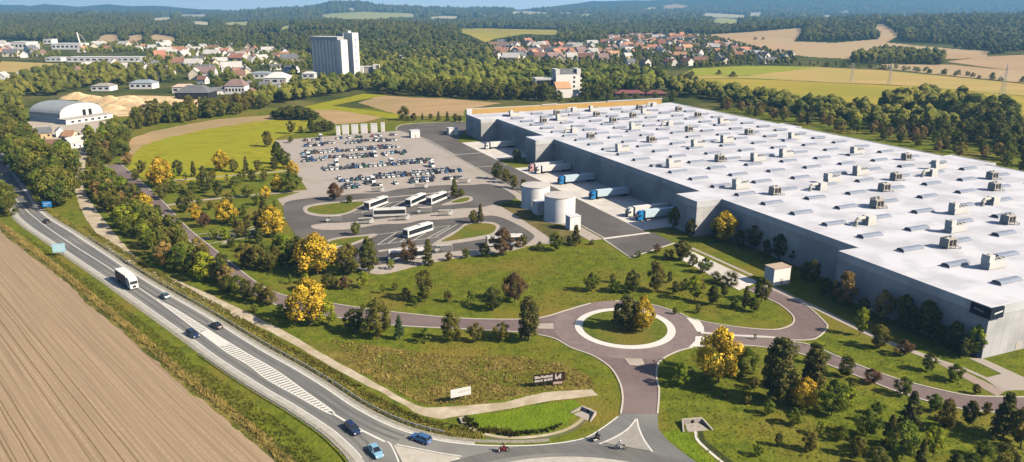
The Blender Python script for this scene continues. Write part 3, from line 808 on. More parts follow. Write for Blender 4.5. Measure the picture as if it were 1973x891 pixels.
M['wall_panel'] = panel_mat('concrete_wall_panels', (0.42, 0.425, 0.44), (0.50, 0.50, 0.515), 3.0, 3.0, 3.0, 1.7, (0.27, 0.27, 0.285), jw=0.035)
M['band'] = panel_mat('pale_upper_band', (0.53, 0.54, 0.56), (0.58, 0.59, 0.61), 6.0, 6.0, 3.0, 1.7, (0.48, 0.48, 0.48))
M['tan_wall'] = mat('ochre_parapet', (0.48, 0.30, 0.10), (0.54, 0.35, 0.13), scale=0.1, rough=0.9)
M['navy'] = mat('navy_sign', (0.012, 0.018, 0.04), rough=0.5)
ROOF = 13.3
M['roof_field'] = panel_mat('roof_membrane_sheets', (0.585, 0.60, 0.675), (0.64, 0.65, 0.72), 2.0, 14.75, 0.4, 3.1, (0.51, 0.52, 0.585), 0.06, 0.02)
OUT = [(0, 0), (160, 0), (160, 118), (166, 118), (166, 140), (160, 140), (160, 238), (163.5, 238), (163.5, 253), (160, 253), (160, 368), (-3.2, 368), (-3.2, 339), (7.8, 339), (7.8, 268), (-3.2, 268), (-3.2, 255), (7.8, 255), (7.8, 124.5), (-3.2, 124.5),
       (-3.2, 111.5), (7.8, 111.5), (7.8, 47), (0, 47)]
wh_root = thing('warehouse', 'vast flat white-roofed warehouse of grey concrete panels with a stepped yard side', 'warehouse', WO, WROT)
def ring_wall(b, outl, z0, z1):
    n = len(outl)
    b.add([(x, y, z0) for x, y in outl] + [(x, y, z1) for x, y in outl], [(i, (i + 1) % n, n + (i + 1) % n, n + i) for i in range(n)])
b = MB(); ring_wall(b, OUT, 0, 11.1); b.build('wall', M['wall_panel'], wh_root)
V3 = [Vector((x, y, 0)) for x, y in OUT]
def grow(pts, d):
    n = len(pts); out = []
    for i in range(n):
        p, a, c = pts[i], pts[i - 1], pts[(i + 1) % n]
        t1, t2 = (p - a).normalized(), (c - p).normalized()
        out.append(p + Vector((t1.y, -t1.x, 0)) * d + Vector((t2.y, -t2.x, 0)) * d)
    return out
g1, g0 = grow(V3, 0.12), grow(V3, -0.45)
b = MB(); ring_wall(b, [(p.x, p.y) for p in g1], 11.1, 13.5)
n_ = len(OUT)
b.add([(p.x, p.y, 11.1) for p in g1] + [(p.x, p.y, 11.1) for p in V3], [(n_ + i, n_ + (i + 1) % n_, (i + 1) % n_, i) for i in range(n_)])
b.build('upper_wall_band', M['band'], wh_root)  # top of the wall, in a paler tone than the panels below
b = MB(); b.add([(p.x, p.y, 13.5) for p in g1] + [(p.x, p.y, 13.5) for p in g0], [(i, (i + 1) % n_, n_ + (i + 1) % n_, n_ + i) for i in range(n_)])
b.add([(p.x, p.y, 13.5) for p in g0] + [(p.x, p.y, ROOF - 0.02) for p in g0], [(i, (i + 1) % n_, n_ + (i + 1) % n_, n_ + i) for i in range(n_)])
b.build('parapet_coping', M['roof_white'], wh_root)
b = MB(); b.flat([tuple(p) for p in g0], ROOF); b.build('roof', M['roof_field'], wh_root)
b = MB(); b.box(-2.6, 150, 366.4, 367.4, ROOF, 16.6); b.mi = 1; b.box(-3.1, 150.3, 367.4, 367.9, ROOF, 16.9)
b.box(-3.1, 0.6, 366.1, 366.4, ROOF, 16.9); b.build('end_parapet', [M['tan_wall'], M['roof_white']], wh_root)
for q in ((52, 64), (104, 150.4)):
    b = MB(); b.box(*q, 366.2, 367.95, 16.9, 17.3); b.build('parapet_cap', M['roof_white'], wh_root)
# corner sign: a dark box round the near corner with a pale slanted word panel on each face
b = MB(); b.box(-0.7, 3.9, -0.7, -0.12, 10.6, 13.4); b.box(-0.7, -0.12, -0.12, 4.6, 10.6, 13.4)
sg = b.build('corner_sign', M['navy'], wh_root)
b = MB(); b.add([(0.6, -0.72, 11.75), (3.4, -0.72, 12.1), (3.4, -0.72, 12.5), (0.6, -0.72, 12.15)], [(0, 1, 2, 3)])
b.build('sign_mark', M['white'], sg)
b = MB(); b.add([(-0.72, 3.6, 12.05), (-0.72, 1.0, 11.8), (-0.72, 1.0, 12.1), (-0.72, 3.6, 12.4)], [(0, 1, 2, 3)])
b.build('sign_mark', mat('grey_mark', (0.28, 0.30, 0.32)), sg)
b = MB(); b.box(12, 14, -0.06, -0.01, 0, 2.3); b.build('side_door', M['metal_grey'], wh_root)
# roof lights
M['rooflight'] = mat('blue_rooflight_glazing', (0.22, 0.255, 0.34), (0.28, 0.315, 0.40), scale=0.6, rough=0.25, spec=0.5)
M['rooflight_end'] = mat('rooflight_end', (0.17, 0.16, 0.17), rough=0.7)
def rooflight_mb(L=8.3, w=2.7, h=0.85, x=0, y=0):
    b = MB()
    n = 8
    ring = [(-w / 2 * math.cos(math.pi * i / n), h * math.sin(math.pi * i / n) ** 0.8) for i in range(n + 1)]
    vs = [(x - L / 2, y + p, 0.25 + q) for p, q in ring] + [(x + L / 2, y + p, 0.25 + q) for p, q in ring]
    b.add(vs, [(i, n + 1 + i, n + 2 + i, i + 1)[::-1] for i in range(n)])
    b.mi = 1
    b.add([vs[i] for i in range(n + 1)], [tuple(range(n + 1))]); b.add([vs[n + 1 + i] for i in range(n + 1)], [tuple(range(n, -1, -1))])
    return b
rl_me = rooflight_mb().mesh('rooflight', [M['rooflight'], M['rooflight_end']])
cb = MB(); cb.box(-4.3, 4.3, -1.5, 1.5, 0, 0.25); cb_me = cb.mesh('upstand', M['roof_white'])
ra = random.Random(4)
grid = [(10.5 + 14.75 * i, 20.5 + 20.3 * j) for i in range(24) for j in range(7)]
grid = [g for g in grid if g[0] < 360 and not (g[0] > 330 and g[1] > 140)]
grid.sort(key=lambda g: (WH(*g) - Vector((0, 0, 0))).length)
grid = [g for g in grid if -60 < PIX(WH(g[0], g[1], ROOF))[0] < 2040]
for a, c in grid[:100]:
    o = link('rooflight', rl_me, wh_root); o.location = (c, a, ROOF)
    k = link('upstand', cb_me, o)
b = MB()
for a, c in grid[100:]:
    q = rooflight_mb(x=c, y=a)
    base = len(b.v); b.v += q.v; b.f += [tuple(i + base for i in f) for f in q.f]; b.m += q.m
o = b.build('rooflight_field', [M['rooflight'], M['rooflight_end']], wh_root); o.location = (0, 0, ROOF); o['kind'] = 'stuff'

# machines on the roof
def chiller():
    t = thing('rooftop_chiller', 'x', 'roof unit')
    b = MB(); b.box(-2.1, 2.1, -1.7, 1.7, 0.7, 3.6, 0.05, 0.05); b.build('cabinet', M['metal_grey'], t)
    b = MB(); b.box(-1.6, -0.1, -1.72, -1.70, 1.1, 3.2); b.box(0.2, 1.7, -1.72, -1.70, 1.1, 3.2); b.build('grille', M['dark'], t)
    for x in (-1, 1):
        b = MB(); b.cyl((x, 0.3), 0.75, 3.6, 3.95, 14, 0.7); fn = b.build('fan_ring', M['duct'], t)
        b = MB(); b.cyl((x, 0.3), 0.5, 3.96, 3.98, 12); b.build('fan', M['dark'], fn)
    for x, y in ((-1.9, -1.5), (1.9, -1.5), (-1.9, 1.5), (1.9, 1.5)):
        b = MB(); b.box(x - 0.12, x + 0.12, y - 0.12, y + 0.12, 0, 0.7); b.build('leg', M['metal_grey'], t)
    for dx in (0.6, 1.5):
        b = MB(); b.tube([(dx, -1.7, 1.2), (dx + 0.3, -2.4, 1.2), (dx + 1.4, -2.6, 0.9), (dx + 1.5, -2.7, 0.05)], 0.16); b.build('pipe', M['duct'], t)
    return t
def ahu():
    t = thing('air_handling_unit', 'x', 'roof unit')
    b = MB(); b.box(-3.9, 3.9, -1.5, 1.5, 0.25, 2.5); b.build('casing', M['white'], t)
    b = MB(); b.box(-4.1, -1.6, -1.3, 1.5, 2.5, 4.7, 0.04, 0.04); b.build('intake_tower', M['white'], t)
    b = MB(); b.box(-3.8, 3.8, -1.35, 1.35, 0, 0.25); b.build('skid', M['duct'], t)
    for x in (0.6, 2.6):
        b = MB(); b.tube([(x, 0, 2.5), (x, 0, 3.1), (x + 0.5, -0.2, 3.4), (x + 0.9, -0.9, 3.2)], 0.32, 0.3, 8); b.build('vent_pipe', M['duct'], t)
    b = MB(); b.cyl((-2.9, 0), 0.5, 4.7, 4.95, 10); b.build('cowl', M['duct'], t)
    return t
def loop_unit():
    t = thing('duct_fan_unit', 'x', 'roof unit')
    b = MB(); b.box(0.5, 4.3, -1.6, 1.6, 0, 3.5); b.build('housing', M['white'], t)
    b = MB(); b.tube([(0.5, 0, 2.6), (-1.2, 0, 2.9), (-3.0, 0, 2.7), (-3.8, 0, 1.9), (-3.9, 0, 0.0)], 0.75, 0.65, 8); b.build('curved_duct', M['duct'], t)
    b = MB(); b.cyl((-3.9, 0), 0.95, 0, 0.35, 12); b.build('duct_collar', M['duct'], t)
    return t
UNITS = {'chiller': [], 'ahu': [], 'loop': []}
for k, ox, oy, sc, l in (
    ('chiller', 1560, 380, 3.712, [(478, 78), (985, 362), (1412, 192)]), ('chiller', 1640, 280, 4.456, [(1205, 292), (1225, 388), (380, 302), (280, 395), (215, 525), (470, 128)]),
    ('chiller', 1340, 220, 4.456, [(205, 408), (680, 692), (455, 178), (20, 28)]),
    ('chiller', 880, 180, 4.289, [(715, 247), (825, 180), (1105, 378), (1155, 193), (1290, 243), (1455, 203), (1510, 135), (1602, 405), (1832, 150), (1918, 318)]),
    ('ahu', 1560, 380, 3.712, [(1310, 505), (1040, 248), (1060, 118)]), ('ahu', 1640, 280, 4.456, [(80, 255), (750, 205), (50, 82)]),
    ('ahu', 1340, 220, 4.456, [(390, 640), (535, 405), (1170, 588), (780, 368), (850, 220), (270, 245), (240, 88), (20, 285)]),
    ('ahu', 880, 180, 4.289, [(1370, 482), (1795, 612), (1475, 300), (478, 192), (865, 225), (1565, 175), (1135, 150)]),
    ('loop', 1560, 380, 3.712, [(385, 200)]), ('loop', 1640, 280, 4.456, [(1180, 515), (660, 268)]), ('loop', 1340, 220, 4.456, [(1040, 655)]), ('loop', 880, 180, 4.289, [(940, 328), (1735, 270), (945, 152), (1605, 110)])):
    for x, y in l:
        p = G(ox + x / sc, oy + y / sc, ROOF)
        q = p - WO
        a, c = q.dot(AX), q.dot(AN)
        UNITS[k].append((a, c))
for k, fn, word in (('chiller', chiller, 'grey roof chiller with twin fans'), ('ahu', ahu, 'white roof unit with square tower'), ('loop', loop_unit, 'white roof box with curved duct')):
    pool = Pool(fn())
    rows = {}
    for a, c in UNITS[k]:
        rows.setdefault(int(a // 45), []).append((c, a))
    for ri, r in enumerate(sorted(rows)):
        rows[r].sort(key=lambda q: PIX(WH(q[1], q[0], ROOF))[0])
        for i, (c, a) in enumerate(rows[r]):
            where = '%s band from near end' % ordinal(ri + 1)
            lb = '%s, %s' % (word, where) if len(rows[r]) == 1 else '%s, %s in %s' % (word, from_left(i, len(rows[r])), where)
            pool.get(WH(a, c, ROOF), WROT, 0.88, lb, 'machines on the warehouse roof')

# ------------------------------------------------------------------ tanks, kiosks and boxes beside the yard
M['tank'] = mat('tank_cladding', (0.78, 0.78, 0.80), (0.83, 0.83, 0.85), scale=0.3, rough=0.5)
def tank(loc, r, h, label):
    t = thing('storage_tank', label, 'tank', loc, 0, 'storage tanks beside the yard')
    b = MB(); b.cyl((0, 0), r, 0.15, h, 56); o = b.build('shell', M['tank'], t)
    b = MB(); b.cyl((0, 0), r + 0.15, h, h + 0.25, 56); b.cyl((0, 0), r - 0.3, h + 0.25, h + 0.65, 56, 0.4); b.build('roof', mat('tank_roof', (0.50, 0.47, 0.46), (0.56, 0.53, 0.51), scale=0.3, rough=0.7), t)
    b = MB(); b.cyl((0, 0), r + 0.5, 0, 0.15, 48); b.build('plinth', M['concrete'], t)
tank(G(1032, 398) , 6.1, 9.3, 'farther white cylindrical storage tank beside the truck yard')
tank(G(1078, 423), 6.2, 10.0, 'nearer white cylindrical storage tank beside the truck yard')
def hut(name, label, cat, loc, rot, w, d, h, wall, roofm=None, group=None, door=True, over=0.15):
    t = thing(name, label, cat, loc, rot, group)
    b = MB(); b.box(-w / 2, w / 2, -d / 2, d / 2, 0, h); b.build('wall', wall, t)
    b = MB(); b.box(-w / 2 - over, w / 2 + over, -d / 2 - over, d / 2 + over, h, h + 0.22); b.build('roof', roofm or M['roof_white'], t)
    if door:
        b = MB(); b.box(-0.5, 0.5, -d / 2 - 0.05, -d / 2 - 0.005, 0, 2.1); b.build('door', M['metal_grey'], t)
    return t
WHT = mat('white_render', (0.80, 0.79, 0.78), (0.74, 0.73, 0.72), scale=0.4, rough=0.8)
pm = (G(1032, 398) + G(1078, 423)) / 2
hut('pump_house', 'low white pump house squeezed between the two round tanks', 'pump house', pm + Vector((-2.2, -1, 0)), WROT, 6.5, 5.0, 5.2, WHT)
hut('pump_house', 'white box-shaped plant room in front of the nearer tank', 'pump house', G(1104, 441), WROT, 4.6, 3.8, 5.2, WHT)
PALE = mat('warm_white_panels', (0.80, 0.77, 0.73), (0.74, 0.71, 0.67), scale=0.5, rough=0.8)
hut('gate_house', 'white cube-shaped kiosk with brownish roof beside the warehouse access path', 'kiosk', G(1496, 545), WROT, 6.4, 4.2, 5.4, WHT, mat('tan_roof', (0.42, 0.32, 0.26), (0.48, 0.37, 0.3), scale=1))
hut('gate_house', 'small white kiosk at the top corner of the car park', 'kiosk', G(799, 265), WROT, 6.0, 4.6, 4.6, WHT)
hut('gate_house', 'bluish white container kiosk in the shade of the warehouse far corner', 'kiosk', G(872, 260), WROT, 6.4, 4.5, 4.6, WHT)
for i, (x, y, w) in enumerate(((652, 261, 2.4), (666, 259, 4.2), (684, 258, 4.2), (702, 257, 4.2), (721, 256, 4.2), (738, 254, 2.4))):
    t = thing('parking_tower', '%s tall white box in the row behind the car park' % (['leftmost narrow', 'second', 'third', 'fourth', 'fifth', 'rightmost narrow'][i]), 'white tower', G(x, y), 0.1, 'tall white boxes behind the car park')
    b = MB(); b.box(-w / 2, w / 2, -1.4, 1.4, 0, 6.0); b.build('wall', PALE, t)
    b = MB(); b.box(-w / 2 - 0.1, w / 2 + 0.1, -1.5, 1.5, 6.0, 6.2); b.build('roof', M['roof_white'], t)
    b = MB(); b.box(-w / 2 + 0.5, w / 2 - 0.5, -1.44, -1.405, 0.1, 5.2); b.build('shutter', WHT, t)

# ------------------------------------------------------------------ landmark buildings beyond
def gable_roof(b, w, d, h, rh, over=0.4, th=0.25):
    """two slopes over a w x d plan, ridge along x"""
    x, y = w / 2 + over, d / 2 + over
    dz = rh * over / (d / 2)
    for s in (1, -1):
        vs = [(-x, s * y, h - dz), (x, s * y, h - dz), (x, 0, h + rh), (-x, 0, h + rh), (-x, s * y, h - dz + th), (x, s * y, h - dz + th), (x, 0, h + rh + th), (-x, 0, h + rh + th)]
        fs = [(4, 5, 6, 7), (0, 3, 2, 1), (0, 1, 5, 4), (1, 2, 6, 5), (3, 0, 4, 7)]
        b.add(vs, fs if s == -1 else [f[::-1] for f in fs])
def gable_wall(b, w, d, h, rh):
    x, y = w / 2, d / 2
    vs = [(-x, -y, 0), (x, -y, 0), (x, y, 0), (-x, y, 0), (-x, -y, h), (x, -y, h), (x, y, h), (-x, y, h), (-x, 0, h + rh), (x, 0, h + rh)]
    b.add(vs, [(0, 1, 5, 4), (2, 3, 7, 6), (1, 2, 6, 9, 5), (3, 0, 4, 8, 7)])
# the grain silo block
SIL = mat('silo_concrete', (0.66, 0.65, 0.63), (0.74, 0.73, 0.71), scale=0.06, c3=(0.60, 0.59, 0.58), scale3=0.03, rough=0.9)
ps = G(655, 147)
rs = math.radians(-24)
t = thing('grain_silo', 'tall pale concrete grain silo of ribbed cylinders with a higher end tower', 'silo', ps, rs)
b = MB(); b.box(-41, 0, 0.6, 17.4, 0, 43)
for i in range(8):
    b.cyl((-38.4 + 5.13 * i, 1.4), 2.5, 0, 42.8, 16)
b.build('silo_cells', SIL, t)
b = MB(); b.box(-41.5, 0.4, -1.3, 18, 43, 46.5); b.build('gallery', mat('gallery_grey', (0.34, 0.36, 0.40), (0.40, 0.42, 0.45), scale=0.2), t)
b = MB(); b.box(-41.7, 0.6, -1.5, 18.2, 46.5, 47.1); b.build('gallery_roof', M['white'], t)
b = MB(); b.box(0.05, 5.5, -1.6, 12, 0, 43.5); b.build('stair_wall', PALE, t)
b = MB(); b.box(0.7, 13.0, 12.4, 25, 0, 51.5); b.build('tower', PALE, t)
b = MB(); b.box(-6, 0.6, 10, 22, 47.1, 51.3); b.build('machine_house', mat('blue_grey_panel', (0.20, 0.24, 0.30), (0.26, 0.30, 0.36), scale=0.3), t)
b = MB(); b.box(1.5, 6, 14, 20, 51.5, 54.0); b.build('roof_hut', M['white'], t)
for k in range(5):
    b = MB(); b.box(13.0, 13.05, 17.6, 19.4, 8 + 8.5 * k, 10 + 8.5 * k); b.build('window', M['glass_dark'], t)
t = thing('grain_store', 'long low white annex with dark face beside the silo foot', 'store', G(706, 141), 0.05)
b = MB(); b.box(-17, 15, 0, 10, 0, 7.5); b.build('wall', M['metal_grey'], t); b = MB(); b.box(-17.5, 6, -0.5, 10.5, 7.5, 8.4); b.build('roof', M['white'], t)
b = MB(); b.box(9, 17, -3, 6, 0, 10.5); b.build('stair_block', WHT, t); b = MB(); b.box(-9, -3, -9, -2, 0, 8); b.build('porch', WHT, t)
# arched hall
p0, p1 = G(117, 239), G(200, 227)
wv = (p1 - p0); wl = wv.length; ang = math.atan2(wv.y, wv.x)
t = thing('arched_hall', 'big white arched storage hall with a grey barrel roof by the sand heaps', 'hall', p0, ang)
def arch(n, w, h0, h1):
    return [(w / 2 - w / 2 * math.cos(math.pi * i / n), h0 + h1 * math.sin(math.pi * i / n) ** 0.75) for i in range(n + 1)]
pr = arch(16, wl, 4.5, 9.0)
b = MB(); b.add([(0, 0, 0)] + [(x, 0, z) for x, z in pr] + [(wl, 0, 0)], [tuple(range(len(pr) + 2))[::-1]]); b.build('gable_wall', M['white'], t)
b = MB(); n = len(pr); D = 34
b.add([(x, -0.3, z + 0.1) for x, z in pr] + [(x, D, z + 0.1) for x, z in pr], [(i, i + 1, n + i + 1, n + i) for i in range(n - 1)])
b.build('roof', mat('grey_sheet_roof', (0.27, 0.30, 0.33), (0.33, 0.36, 0.39), scale=0.3, rough=0.6), t)
b = MB(); b.box(-0.1, 0.0, 0, D, 0, 4.5); b.box(wl, wl + 0.1, 0, D, 0, 4.5); b.build('side_wall', WHT, t)
for x in (0.56, 0.70):
    b = MB(); b.box(wl * x - 1.3, wl * x + 1.3, -0.12, -0.02, 3.5, 8.2); b.build('window', M['glass_dark'], t)
b = MB(); b.box(-2, wl + 1, -9, -0.4, 0, 3.4); b.build('annex', WHT, t)
b = MB(); b.box(-2.4, wl + 1.4, -9.4, -0.2, 3.4, 3.8); b.build('annex_roof', mat('annex_roof_grey', (0.42, 0.40, 0.38), (0.48, 0.46, 0.44), scale=0.5), t)
for k in range(6):
    b = MB(); b.box(2 + 5.4 * k, 4.4 + 5.4 * k, -9.06, -9.01, 0.9, 2.3); b.build('annex_window', M['glass_dark'], t)
def flat_building(name, label, cat, x0, x1, y, depth, h, wall, roofm, nwin=6, hip=0.0):
    a, c = G(x0, y), G(x1, y)
    v = c - a; w = v.length
    t = thing(name, label, cat, (a + c) / 2 + Vector((0, 0, tz(*((a + c) / 2).xy))), math.atan2(v.y, v.x))
    b = MB(); b.box(-w / 2, w / 2, 0, depth, 0, h); b.build('wall', wall, t)
    b = MB()
    if hip: 
        b.box(-w / 2 - 0.6, w / 2 + 0.6, -0.6, depth + 0.6, h, h + hip, min(w, depth) * 0.4, depth * 0.42)
    else:
        b.box(-w / 2 - 0.4, w / 2 + 0.4, -0.4, depth + 0.4, h, h + 0.5)
    b.build('roof', roofm, t)
    for k in range(nwin):
        xx = -w / 2 + w * (k + 0.5) / nwin
        b = MB(); b.box(xx - w / nwin * 0.28, xx + w / nwin * 0.28, -0.06, -0.01, h * 0.35, h * 0.7); b.build('window', M['glass_dark'], t)
    return t
GRYR = mat('slate_grey_roof', (0.12, 0.125, 0.14), (0.17, 0.175, 0.19), scale=0.4)
REDR = mat('terracotta_tiles', (0.34, 0.15, 0.10), (0.44, 0.22, 0.15), scale=0.4, rand=0.2)
ORAR = mat('orange_tiles', (0.46, 0.26, 0.15), (0.54, 0.33, 0.20), scale=0.4, rand=0.15)
BROR = mat('brown_tiles', (0.20, 0.11, 0.08), (0.26, 0.15, 0.11), scale=0.4, rand=0.2)
MAUR = mat('mauve_brown_roof', (0.22, 0.15, 0.15), (0.28, 0.2, 0.19), scale=0.4)
BLUR = mat('blue_grey_roof', (0.24, 0.29, 0.34), (0.30, 0.35, 0.40), scale=0.4)
flat_building('long_hall', 'very long low white hall across the town edge', 'hall', 128, 272, 120, 24, 7, WHT, M['white'], 12)
flat_building('factory_hall', 'wide white factory hall near the elevator tower', 'factory', 100, 152, 96, 40, 11, WHT, M['white'], 6)
flat_building('factory_hall', 'pale pink factory block at the far town edge', 'factory', 22, 52, 96, 40, 14, PALE, M['white'], 4)
flat_building('factory_hall', 'low white shed in front of the long hall', 'shed', 88, 118, 119, 18, 6, WHT, M['white'], 3)
flat_building('factory_hall', 'small white plant block between the fields and the trees', 'factory', 84, 100, 86, 25, 10, WHT, M['white'], 2)
flat_building('barn', 'grey-roofed flat barn behind the sand heaps', 'barn', 176, 212, 176, 16, 5, WHT, mat('dull_roof', (0.30, 0.28, 0.26), (0.35, 0.33, 0.3), scale=0.5), 3, 2.5)
flat_building('barn', 'pale blue-roofed low building left of the grey villa', 'building', 250, 294, 172, 16, 6, WHT, BLUR, 4, 3.0)
flat_building('barn', 'dark barn with a broad slate hip roof', 'barn', 338, 402, 192, 22, 6, M['dark'], GRYR, 3, 6.0)
flat_building('barn', 'pale-roofed long shed left of the slate barn', 'shed', 332, 372, 180, 12, 6, PALE, mat('peach_roof', (0.55, 0.42, 0.33), (0.6, 0.48, 0.4), scale=0.4), 3, 2.5)
flat_building('manor', 'long house with mauve brown roof in the middle of town', 'house', 434, 472, 182, 14, 8, WHT, MAUR, 6, 6.0)
flat_building('barn', 'low white depot at the edge of the treeline', 'depot', 424, 476, 203, 10, 4, PALE, M['white'], 6)
flat_building('sports_hall', 'bright white vaulted sports hall in town', 'hall', 508, 552, 163, 26, 7, M['white'], M['white'], 3, 5.5)
flat_building('sports_hall', 'grey-blue flat hall behind the vaulted sports hall', 'hall', 480, 520, 152, 18, 6, WHT, BLUR, 4, 2.0)
flat_building('shed', 'white shed left of the silo foot', 'shed', 582, 606, 152, 12, 6, M['white'], M['white'], 2, 2.0)
flat_building('farm_building', 'long white farm building at the far edge of the brown field', 'farm', 1376, 1402, 66, 25, 9, WHT, M['white'], 4)
flat_building('roof_hall', 'dark red roofed building just beyond the warehouse far corner', 'building', 1186, 1242, 187, 14, 3.2, mat('dark_wall', (0.12, 0.08, 0.08)), mat('maroon_roof', (0.19, 0.075, 0.075), (0.24, 0.10, 0.10), scale=0.4), 5, 2.5)
flat_building('roof_hall', 'second dark red roofed building right of the first', 'building', 1246, 1284, 187, 12, 3.0, mat('dark_wall', (0.12, 0.08, 0.08)), mat('maroon_roof', (0.19, 0.075, 0.075), (0.24, 0.10, 0.10), scale=0.4), 4, 2.5)
# elevator tower by the factory
pe = G(156, 97)
t = thing('elevator_tower', 'slender pale elevator tower leaning conveyor beside the factory', 'tower', pe, 0)
b = MB(); b.box(-3, 3, -3, 3, 0, 14); b.build('base_house', WHT, t)
b = MB(); b.tube([(0, 0, 12), (-3, 0, 34)], 1.8, 1.4, 6); b.build('leg_shaft', PALE, t)
b = MB(); b.tube([(-3, 0, 33), (6, 1, 26), (12, 2, 14)], 0.5, 0.5, 5); b.build('spout', M['duct'], t)
# the white villa with balconies
pv = G(1094, 187)
t = thing('villa', 'tall white villa with orange lean-to roof and balconies above the warehouse', 'villa', pv, 0.25)
b = MB(); b.box(-12, 12, 0, 14, 0, 21); b.build('wall', WHT, t)
b = MB(); b.box(-12.5, -8.5, -0.2, 14.3, 21, 26); b.box(8.5, 12.5, -0.2, 14.3, 21, 26); b.build('gable_parapet', M['white'], t)
b = MB(); gable_roof(b, 17, 14, 21, 4.5, 0, 0.3); o = b.build('roof', GRYR, t); o.location = (0, 7, 0)
b = MB(); b.add([(-14, -8, 9), (1, -8, 9), (1, -0.1, 14.5), (-14, -0.1, 14.5), (-14, -8, 8.6), (1, -8, 8.6)], [(0, 1, 2, 3), (4, 5, 1, 0)]); b.build('lean_to_roof', ORAR, t)
b = MB(); b.box(-13.6, 0.6, -7.6, -0.05, 0, 8.6); b.build('lean_to_wall', PALE, t)
for k in range(4):
    b = MB(); b.box(12, 14.5, 2, 11, 3 + 4.4 * k, 4.3 + 4.4 * k); b.build('balcony', PALE, t)
    b = MB(); b.box(5, 7, -0.08, -0.02, 4.5 + 4.2 * k, 6.5 + 4.2 * k); b.build('window', M['glass_dark'], t)
b = MB(); b.box(-31, -13, 3, 13, 0, 17); b.build('wing', WHT, t)
b = MB(); b.box(-31.5, -12.8, 2.6, 13.4, 17, 18); b.build('wing_roof', M['white'], t)
b = MB(); b.box(-30.5, -14, 2.9, 2.97, 10, 16); b.build('wing_glazing', M['glass_dark'], t)

# ------------------------------------------------------------------ houses
WALLS = [WHT, mat('cream_render', (0.62, 0.55, 0.43), (0.68, 0.61, 0.48), scale=0.5), mat('grey_render', (0.46, 0.45, 0.43), (0.52, 0.5, 0.48), scale=0.5), mat('ochre_render', (0.58, 0.44, 0.24), (0.62, 0.48, 0.28), scale=0.5)]
WN = ['white', 'cream', 'grey', 'ochre']
PALR = mat('pale_grey_roof', (0.44, 0.43, 0.42), (0.52, 0.51, 0.5), scale=0.4)
ROOFS = [REDR, ORAR, BROR, GRYR, MAUR, PALR]
RN = ['red', 'orange', 'brown', 'slate grey', 'mauve', 'pale grey']
def house_proto(wi, ri, w, d, h, rh):
    t = thing('house', 'x', 'house')
    b = MB(); gable_wall(b, w, d, h, rh); b.build('wall', WALLS[wi], t)
    b = MB(); gable_roof(b, w, d, h, rh); ro = b.build('roof', ROOFS[ri], t)
    b = MB(); b.box(w * 0.2, w * 0.2 + 0.9, 0.6, 1.5, h + rh * 0.5, h + rh + 1.1); b.build('chimney', WALLS[2], ro)
    for x in (-0.3, 0.3):
        b = MB(); b.box(w * x - 0.8, w * x + 0.8, -d / 2 - 0.07, -d / 2 - 0.01, h * 0.45, h * 0.45 + 1.6); b.build('window', M['glass_dark'], t)
    for y in (-0.2, 0.2):
        b = MB(); b.box(w / 2 + 0.01, w / 2 + 0.07, d * y - 0.7, d * y + 0.7, h * 0.45, h * 0.45 + 1.6); b.build('window', M['glass_dark'], t)
    b = MB(); b.box(-0.6, 0.6, -d / 2 - 0.08, -d / 2 - 0.01, 0, 2.2); b.build('door', M['dark'], t)
    return Pool(t)
HP = {}
def fill(poly, step, seed, jit=0.35, zfun=None):
    """jittered points a given number of metres apart inside an outline of the photograph"""
    r = random.Random(seed)
    P = [on_terrain(*p) if p[1] < 104 else G(*p) for p in poly]
    X0, X1, Y0, Y1 = min(p.x for p in P), max(p.x for p in P), min(p.y for p in P), max(p.y for p in P)
    pts = []
    nx_, ny_ = int((X1 - X0) / step) + 2, int((Y1 - Y0) / step) + 2
    ii, jj = np.meshgrid(np.arange(nx_), np.arange(ny_))
    rr = np.random.RandomState(seed)
    X = X0 + (ii + (jj % 2) * 0.5 + rr.uniform(-jit, jit, ii.shape)) * step
    Y = Y0 + (jj + rr.uniform(-jit, jit, ii.shape)) * step
    X, Y = X.ravel(), Y.ravel()
    Z = terrain_z(X, Y)
    k = inside(X, Y, [(p.x, p.y) for p in P])
    return [Vector((x, y, z)) for x, y, z in zip(X[k], Y[k], Z[k])]
HOUSE_AT = []
def village(poly, step, seed, weights, place, sizes=(0.85, 1.2), n_max=999, wweights=(6, 3, 1, 1), avoid=()):
    r = random.Random(seed)
    pts = fill(poly, step, seed)
    r.shuffle(pts)
    pts = [p for p in pts if not any((p.xy - q.xy).length < step * 0.75 for q in HOUSE_AT) and not any(inside(np.array([PIX(p)[0]]), np.array([PIX(p)[1]]), a)[0] for a in avoid)][:n_max]
    HOUSE_AT.extend(pts)
    rows = {}
    for p in pts:
        rows.setdefault(int(PIX(p)[1] // 7), []).append(p)
    for ri_, rk in enumerate(sorted(rows, reverse=True)):
        row = sorted(rows[rk], key=lambda p: PIX(p)[0])
        for i, p in enumerate(row):
            ri = r.choices(range(6), weights)[0]; wi = r.choices(range(4), wweights)[0]; v = r.randrange(2)
            if (ri, wi, v) not in HP:
                HP[(ri, wi, v)] = house_proto(wi, ri, *((11, 9, 5.2, 4.2) if v == 0 else (16, 9.5, 4.6, 4.0)))
            lb = '%s-roofed %s house, %s, %s row, %s' % (RN[ri], WN[wi], from_left(i, len(row)), ordinal(ri_ + 1), place)
            rot = r.choice((0.1, 0.45, -0.3, 0.1 + math.pi / 2, 0.5 + math.pi / 2, -0.4 + math.pi / 2)) + r.uniform(-0.1, 0.1)
            HP[(ri, wi, v)].get(p - Vector((0, 0, 0.3)), rot, r.uniform(*sizes) * (1.25 if PIX(p)[0] < 1160 and 'right' in place and 'village' in place else 1.0), lb, 'houses of ' + place)
